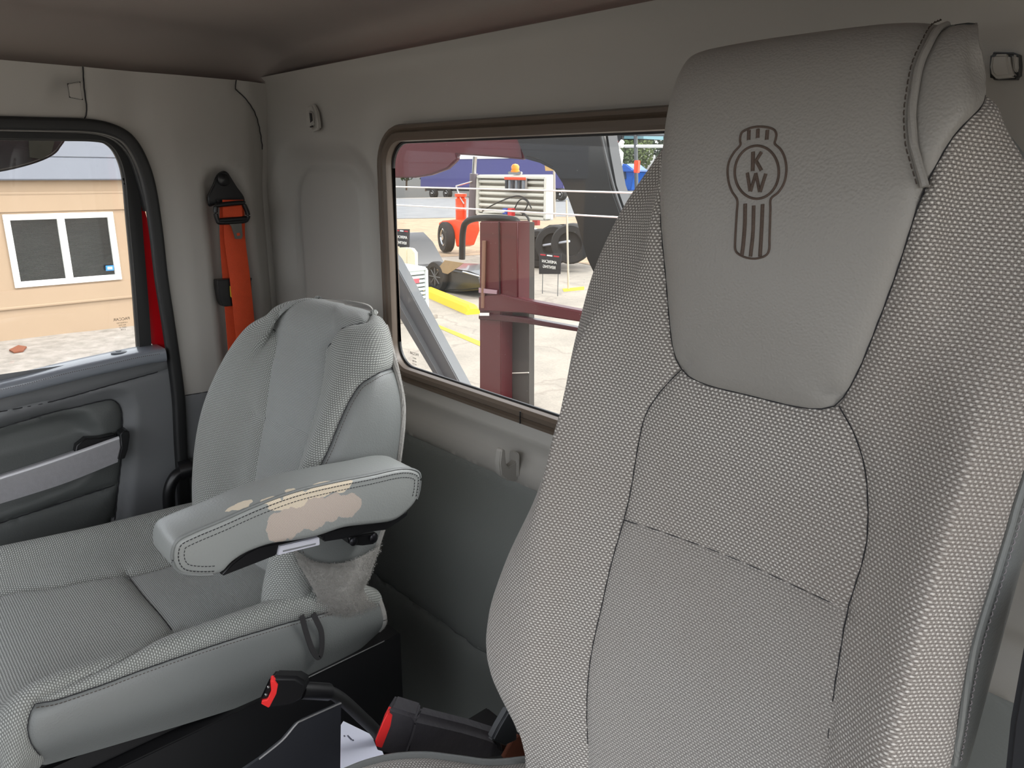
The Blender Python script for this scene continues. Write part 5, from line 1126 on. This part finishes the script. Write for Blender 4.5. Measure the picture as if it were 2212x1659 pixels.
fw5=[(-13.424,14.0,-0.063),(-12.973,14.0,0.14),(-12.447,14.0,0.193),(-11.935,14.0,0.124),(-11.649,14.0,-0.003),(-12.179,14.0,-0.085),(-13.055,14.0,-0.141)]
prism('fifth_wheel',fw5,(0,.9,0),BLK,tr,bev=.03)
tube('white_bumper_rail',[(-12.661,13.4,-0.367),(-11.612,13.4,-0.171)],.03,mat('pale_rail','a8aab2',.4),tr,k=8)
prism('red_lamp',[(-13.513,13.9,0.241),(-13.31,13.9,0.251),(-13.307,13.9,0.113),(-13.51,13.9,0.102)],(0,.1,0),mat('lamp_red','8c1f1a',.4),tr)
prism('white_bracket',[(-13.711,13.7,-0.028),(-13.302,13.7,0.059),(-13.082,13.7,0.009),(-13.117,13.7,-0.055),(-13.71,13.7,-0.092)],(0,.08,0),WHT,tr)
tube('air_hose',crv([(-16.023,14.2,0.38),(-15.423,14.2,0.62),(-14.57,14.2,0.859),(-14.101,14.2,0.795),(-13.868,14.2,0.546)],8),.02,BLK,tr,k=8)
tube('air_hose',crv([(-14.512,14.15,0.523),(-14.357,14.15,0.723),(-14.164,14.15,0.794),(-13.97,14.15,0.672),(-14.196,14.15,0.34)],8),.018,BLK,tr,k=8)
tube('air_hose',crv([(-14.486,14.0,0.463),(-14.095,14.0,0.44),(-13.806,14.0,0.299),(-13.726,14.0,0.047)],8),.03,BLK,tr,k=8)
prism('blue_coupling',[(-14.999,14.1,0.505),(-14.817,14.1,0.512),(-14.815,14.1,0.34),(-14.999,14.1,0.332)],(0,.15,0),mat('coupling_blue','3048a0',.5),tr,bev=.01); prism('red_coupling',[(-14.776,14.1,0.514),(-14.596,14.1,0.521),(-14.594,14.1,0.298),(-14.775,14.1,0.289)],(0,.15,0),mat('coupling_red','c8242c',.5),tr,bev=.01)
tube('steel_rod',[(-15.862,14.1,0.348),(-14.897,14.1,0.403)],.02,WHM,tr,k=6)
# blue trailer and tractor passing on the road
TB=50.
t_=empty('blue_trailer',(-55.342,48.0,-0.991),'long violet-blue box trailer on the far road','trailer')
prism('box_body',[(-66.153,48.0,2.833),(-45.05,48.0,2.907),(-44.95,48.0,0.104),(-66.292,48.0,-0.143)],(-.5,2.4,0),mat('violet_blue_panel','47457c',.45,var=.03,varscale=.5),t_,bev=.05)
prism('roof_edge',[(-60.015,47.95,3.145),(-45.005,47.95,2.983),(-44.996,47.95,2.752),(-60.025,47.95,2.697)],(0,.1,0),WHT,t_)
prism('underframe',[(-65.55,48.2,-0.131),(-45.141,48.2,0.098),(-45.132,48.2,-0.178),(-65.567,48.2,-0.518)],(0,2,0),BLK,t_)
for q_ in [(-63.758,47.9,-0.759),(-61.355,47.9,-0.699),(-46.033,47.9,-0.396),(-45.007,47.9,-0.369)]: wheel(Vector(q_),.52,.5,t_,(0,-1,0))
prism('tan_board',[(-45.306,46.0,2.266),(-44.193,46.0,2.15),(-43.848,46.0,1.624),(-45.176,46.0,1.618)],(0,.1,0),mat('tan_board_paint','c09a5c',.7),t_)
t_=empty('blue_tractor',(-47.419,60.0,-0.608),'blue sleeper truck seen past the black pillar','truck')
BLU=mat('truck_blue','2458a8',.3,coat=.4)
prism('cab_body',[(-49.204,60.0,1.996),(-48.74,60.0,2.356),(-47.783,60.0,2.354),(-47.171,60.0,1.998),(-46.565,60.0,1.645),(-46.862,60.0,0.842),(-47.027,60.0,-0.237),(-49.194,60.0,-0.286)],(0,2.3,0),BLU,t_,bev=.1)
prism('sun_visor',[(-48.302,59.8,1.816),(-46.473,59.8,1.777),(-46.461,59.8,1.6),(-47.692,59.8,1.594)],(0,2.3,0),BLU,t_,bev=.03)
prism('side_window',[(-48.546,59.9,1.5),(-47.773,59.9,1.594),(-47.613,59.9,0.923),(-48.385,59.9,0.824)],(0,.2,0),mat('cab_window','39404a',.2),t_)
wheel(Vector((-47.859,59.8,-0.526)),.5,.5,t_,(0,-1,0))
# white bucket truck mast
t_=empty('white_boom_truck',(-32.486,40.0,0.07),'white lattice boom standing beside the blue truck','boom')
prism('boom_mast',[(-32.932,40.0,2.822),(-32.624,40.0,3.179),(-32.198,40.0,2.813),(-32.343,40.0,1.149),(-32.593,40.0,-0.243)],(0,.6,0),WHT,t_,bev=.05)
for a_ in ([(-33.393,39.9,3.733),(-32.697,39.9,3.057)],[(-31.799,39.9,3.546),(-32.364,39.9,2.932)],[(-32.821,39.9,2.365),(-32.02,39.9,2.569)],[(-33.197,39.9,3.186),(-31.783,39.9,3.28)]): tube('boom_brace',a_,.16,WHT,t_,k=8)
prism('orange_guard',[(-32.436,39.8,3.528),(-32.278,39.8,3.583),(-32.214,39.8,3.166),(-32.449,39.8,3.051)],(0,.2,0),ORG,t_)
# poles
def pole(name,pts,r,m,lab,cat,extra=None):
    t=empty(name,pts[-1],lab,cat); tube('pole',pts,r,m,t,k=10); return t
pole('thin_post',[(-9.857,11.4,0.955),(-9.727,11.4,-0.988)],.022,mat('post_pale','b5aa98',.6),'thin pale metal post standing in the parking lot','post')
pole('sign_pole',[(-28.464,30.0,1.623),(-28.347,30.0,-0.948)],.07,mat('post_grey','9a958c',.6),'grey pole holding a tan board beside the road','pole')
t_=pole('signal_pole',[(-42.771,55.0,5.047),(-42.301,55.0,-0.403)],.18,MET,'traffic signal pole with horizontal arm and orange signal','pole')
tube('signal_arm',[(-43.921,55.0,3.835),(-38.299,55.0,3.732)],.14,WHT,t_,k=8); tube('signal_arm',[(-46.767,55.0,4.924),(-38.373,55.0,4.645)],.10,MET,t_,k=8)
for i_,q_ in enumerate([(-45.134,54.8,4.911),(-44.34,54.8,4.485)]): box('signal_head',(q_[0]-.3,q_[1]-.2,q_[2]-.7),(q_[0]+.3,q_[1]+.2,q_[2]+.7),BLK,t_,bev=.05)
q_=(-38.461,50.0,1.999); box('orange_signal_head',(q_[0]-.2,q_[1]-.2,q_[2]-.5),(q_[0]+.2,q_[1]+.2,q_[2]+.5),ORG,t_,bev=.05)
# trees: each crown of leafy clumps on a trunk
LEAF=[mat('leaves_%d'%i,c,.9,var=.3,varscale=1.2) for i,c in enumerate(('4a5a34','5d6a3c','3c4a30'))]; BARK=mat('bark','5a4a3c',.9)
def tree(loc,h,r,lab,seed):
    rg_=np.random.default_rng(seed); t=empty('roadside_tree',loc,lab,'tree','trees beyond the road'); L=Vector(loc)
    tube('trunk',[L,L+Vector((.1,.1,h*.5)),L+Vector((0,.2,h*.75))],r*.08,BARK,t,k=8)
    vs=[];fs=[]
    for _ in range(2200):
        d=Vector(rg_.normal(0,1,3)).normalized()*r*(rg_.random()**.4); c=L+Vector((d.x,d.y,h*.62+d.z*h*.42/r)); s=.16*r*.5*(0.6+rg_.random())
        a=Vector(rg_.normal(0,1,3)).normalized()*s; b=a.orthogonal().normalized()*s*.7; n=len(vs); vs+=[c-a,c+b,c+a,c-b]; fs.append((n,n+1,n+2,n+3))
    o=pydata('foliage',vs,fs,LEAF[seed%3],t,False); o['kind']='stuff'
tl=[(-79.85,52.524,-1.0),(-84.428,58.706,-1.0),(-79.353,58.244,-1.0),(-76.73,93.342,-1.0),(-87.604,112.768,-1.0),(-72.86,101.468,-1.0)]
lbl=['low green tree at left edge of the rear window view','second bushy tree left of the blue trailer','low tree beside the trailer tail','tall tree behind the blue truck cab','dark tall tree behind the signal pole','tall tree right of the signal pole beside the headrest']
for i,p in enumerate(tl): tree(p,(7.,6.,6.5,11.,12.,12.)[i],(2.,1.6,1.6,2.8,2.8,2.8)[i],lbl[i],i)
tb=[(-64.997,75.0,7.788),(-57.567,75.0,7.274),(-57.441,75.0,5.46),(-64.889,75.0,5.647)]
t_=prism('distant_roof',[(p[0],p[1],p[2]) for p in tb],(0,4,0),mat('teal_roof','5f8890',.6)); t_.location=(0,0,0); tag(t_,'teal canopy roof behind the traffic signals','roof')
# etched maker's marks, read from inside so mirrored
rotL=Matrix(((0,0,1),(1,0,0),(0,1,0)))
q_=(-0.045,-0.356,1.238)
ETCH=mat('etched_mark','2c2a26',.6)
pm_=[o for o in bpy.data.objects if o.name.startswith('window_glass')][0]
text('etched_mark','PACCAR',.0085,(-.0485,q_[1],q_[2]),rotL,ETCH,dr,mirror=True,thick=.0001)
for i,(w_,s) in enumerate((('LAMINATED',.004),('AS2 M20',.004),('DOT 22',.004),('E 43R',.004))):
    text('etched_mark',w_,s,(-.0485,q_[1],q_[2]-.008-i*.005),rotL,ETCH,dr,mirror=True,thick=.0001)
q_=(0.518,0.009,1.207); rotB=Matrix.Rotation(math.pi/2,3,'X')
text('etched_mark','PACCAR',.0075,(q_[0],.0092,q_[2]),rotB,ETCH,wn,mirror=True,thick=.0001)
for i,w_ in enumerate(('SAFETY','AS2 M40','DOT 22')): text('etched_mark',w_,.0038,(q_[0],.0092,q_[2]-.009-i*.006),rotB,ETCH,wn,mirror=True,thick=.0001)
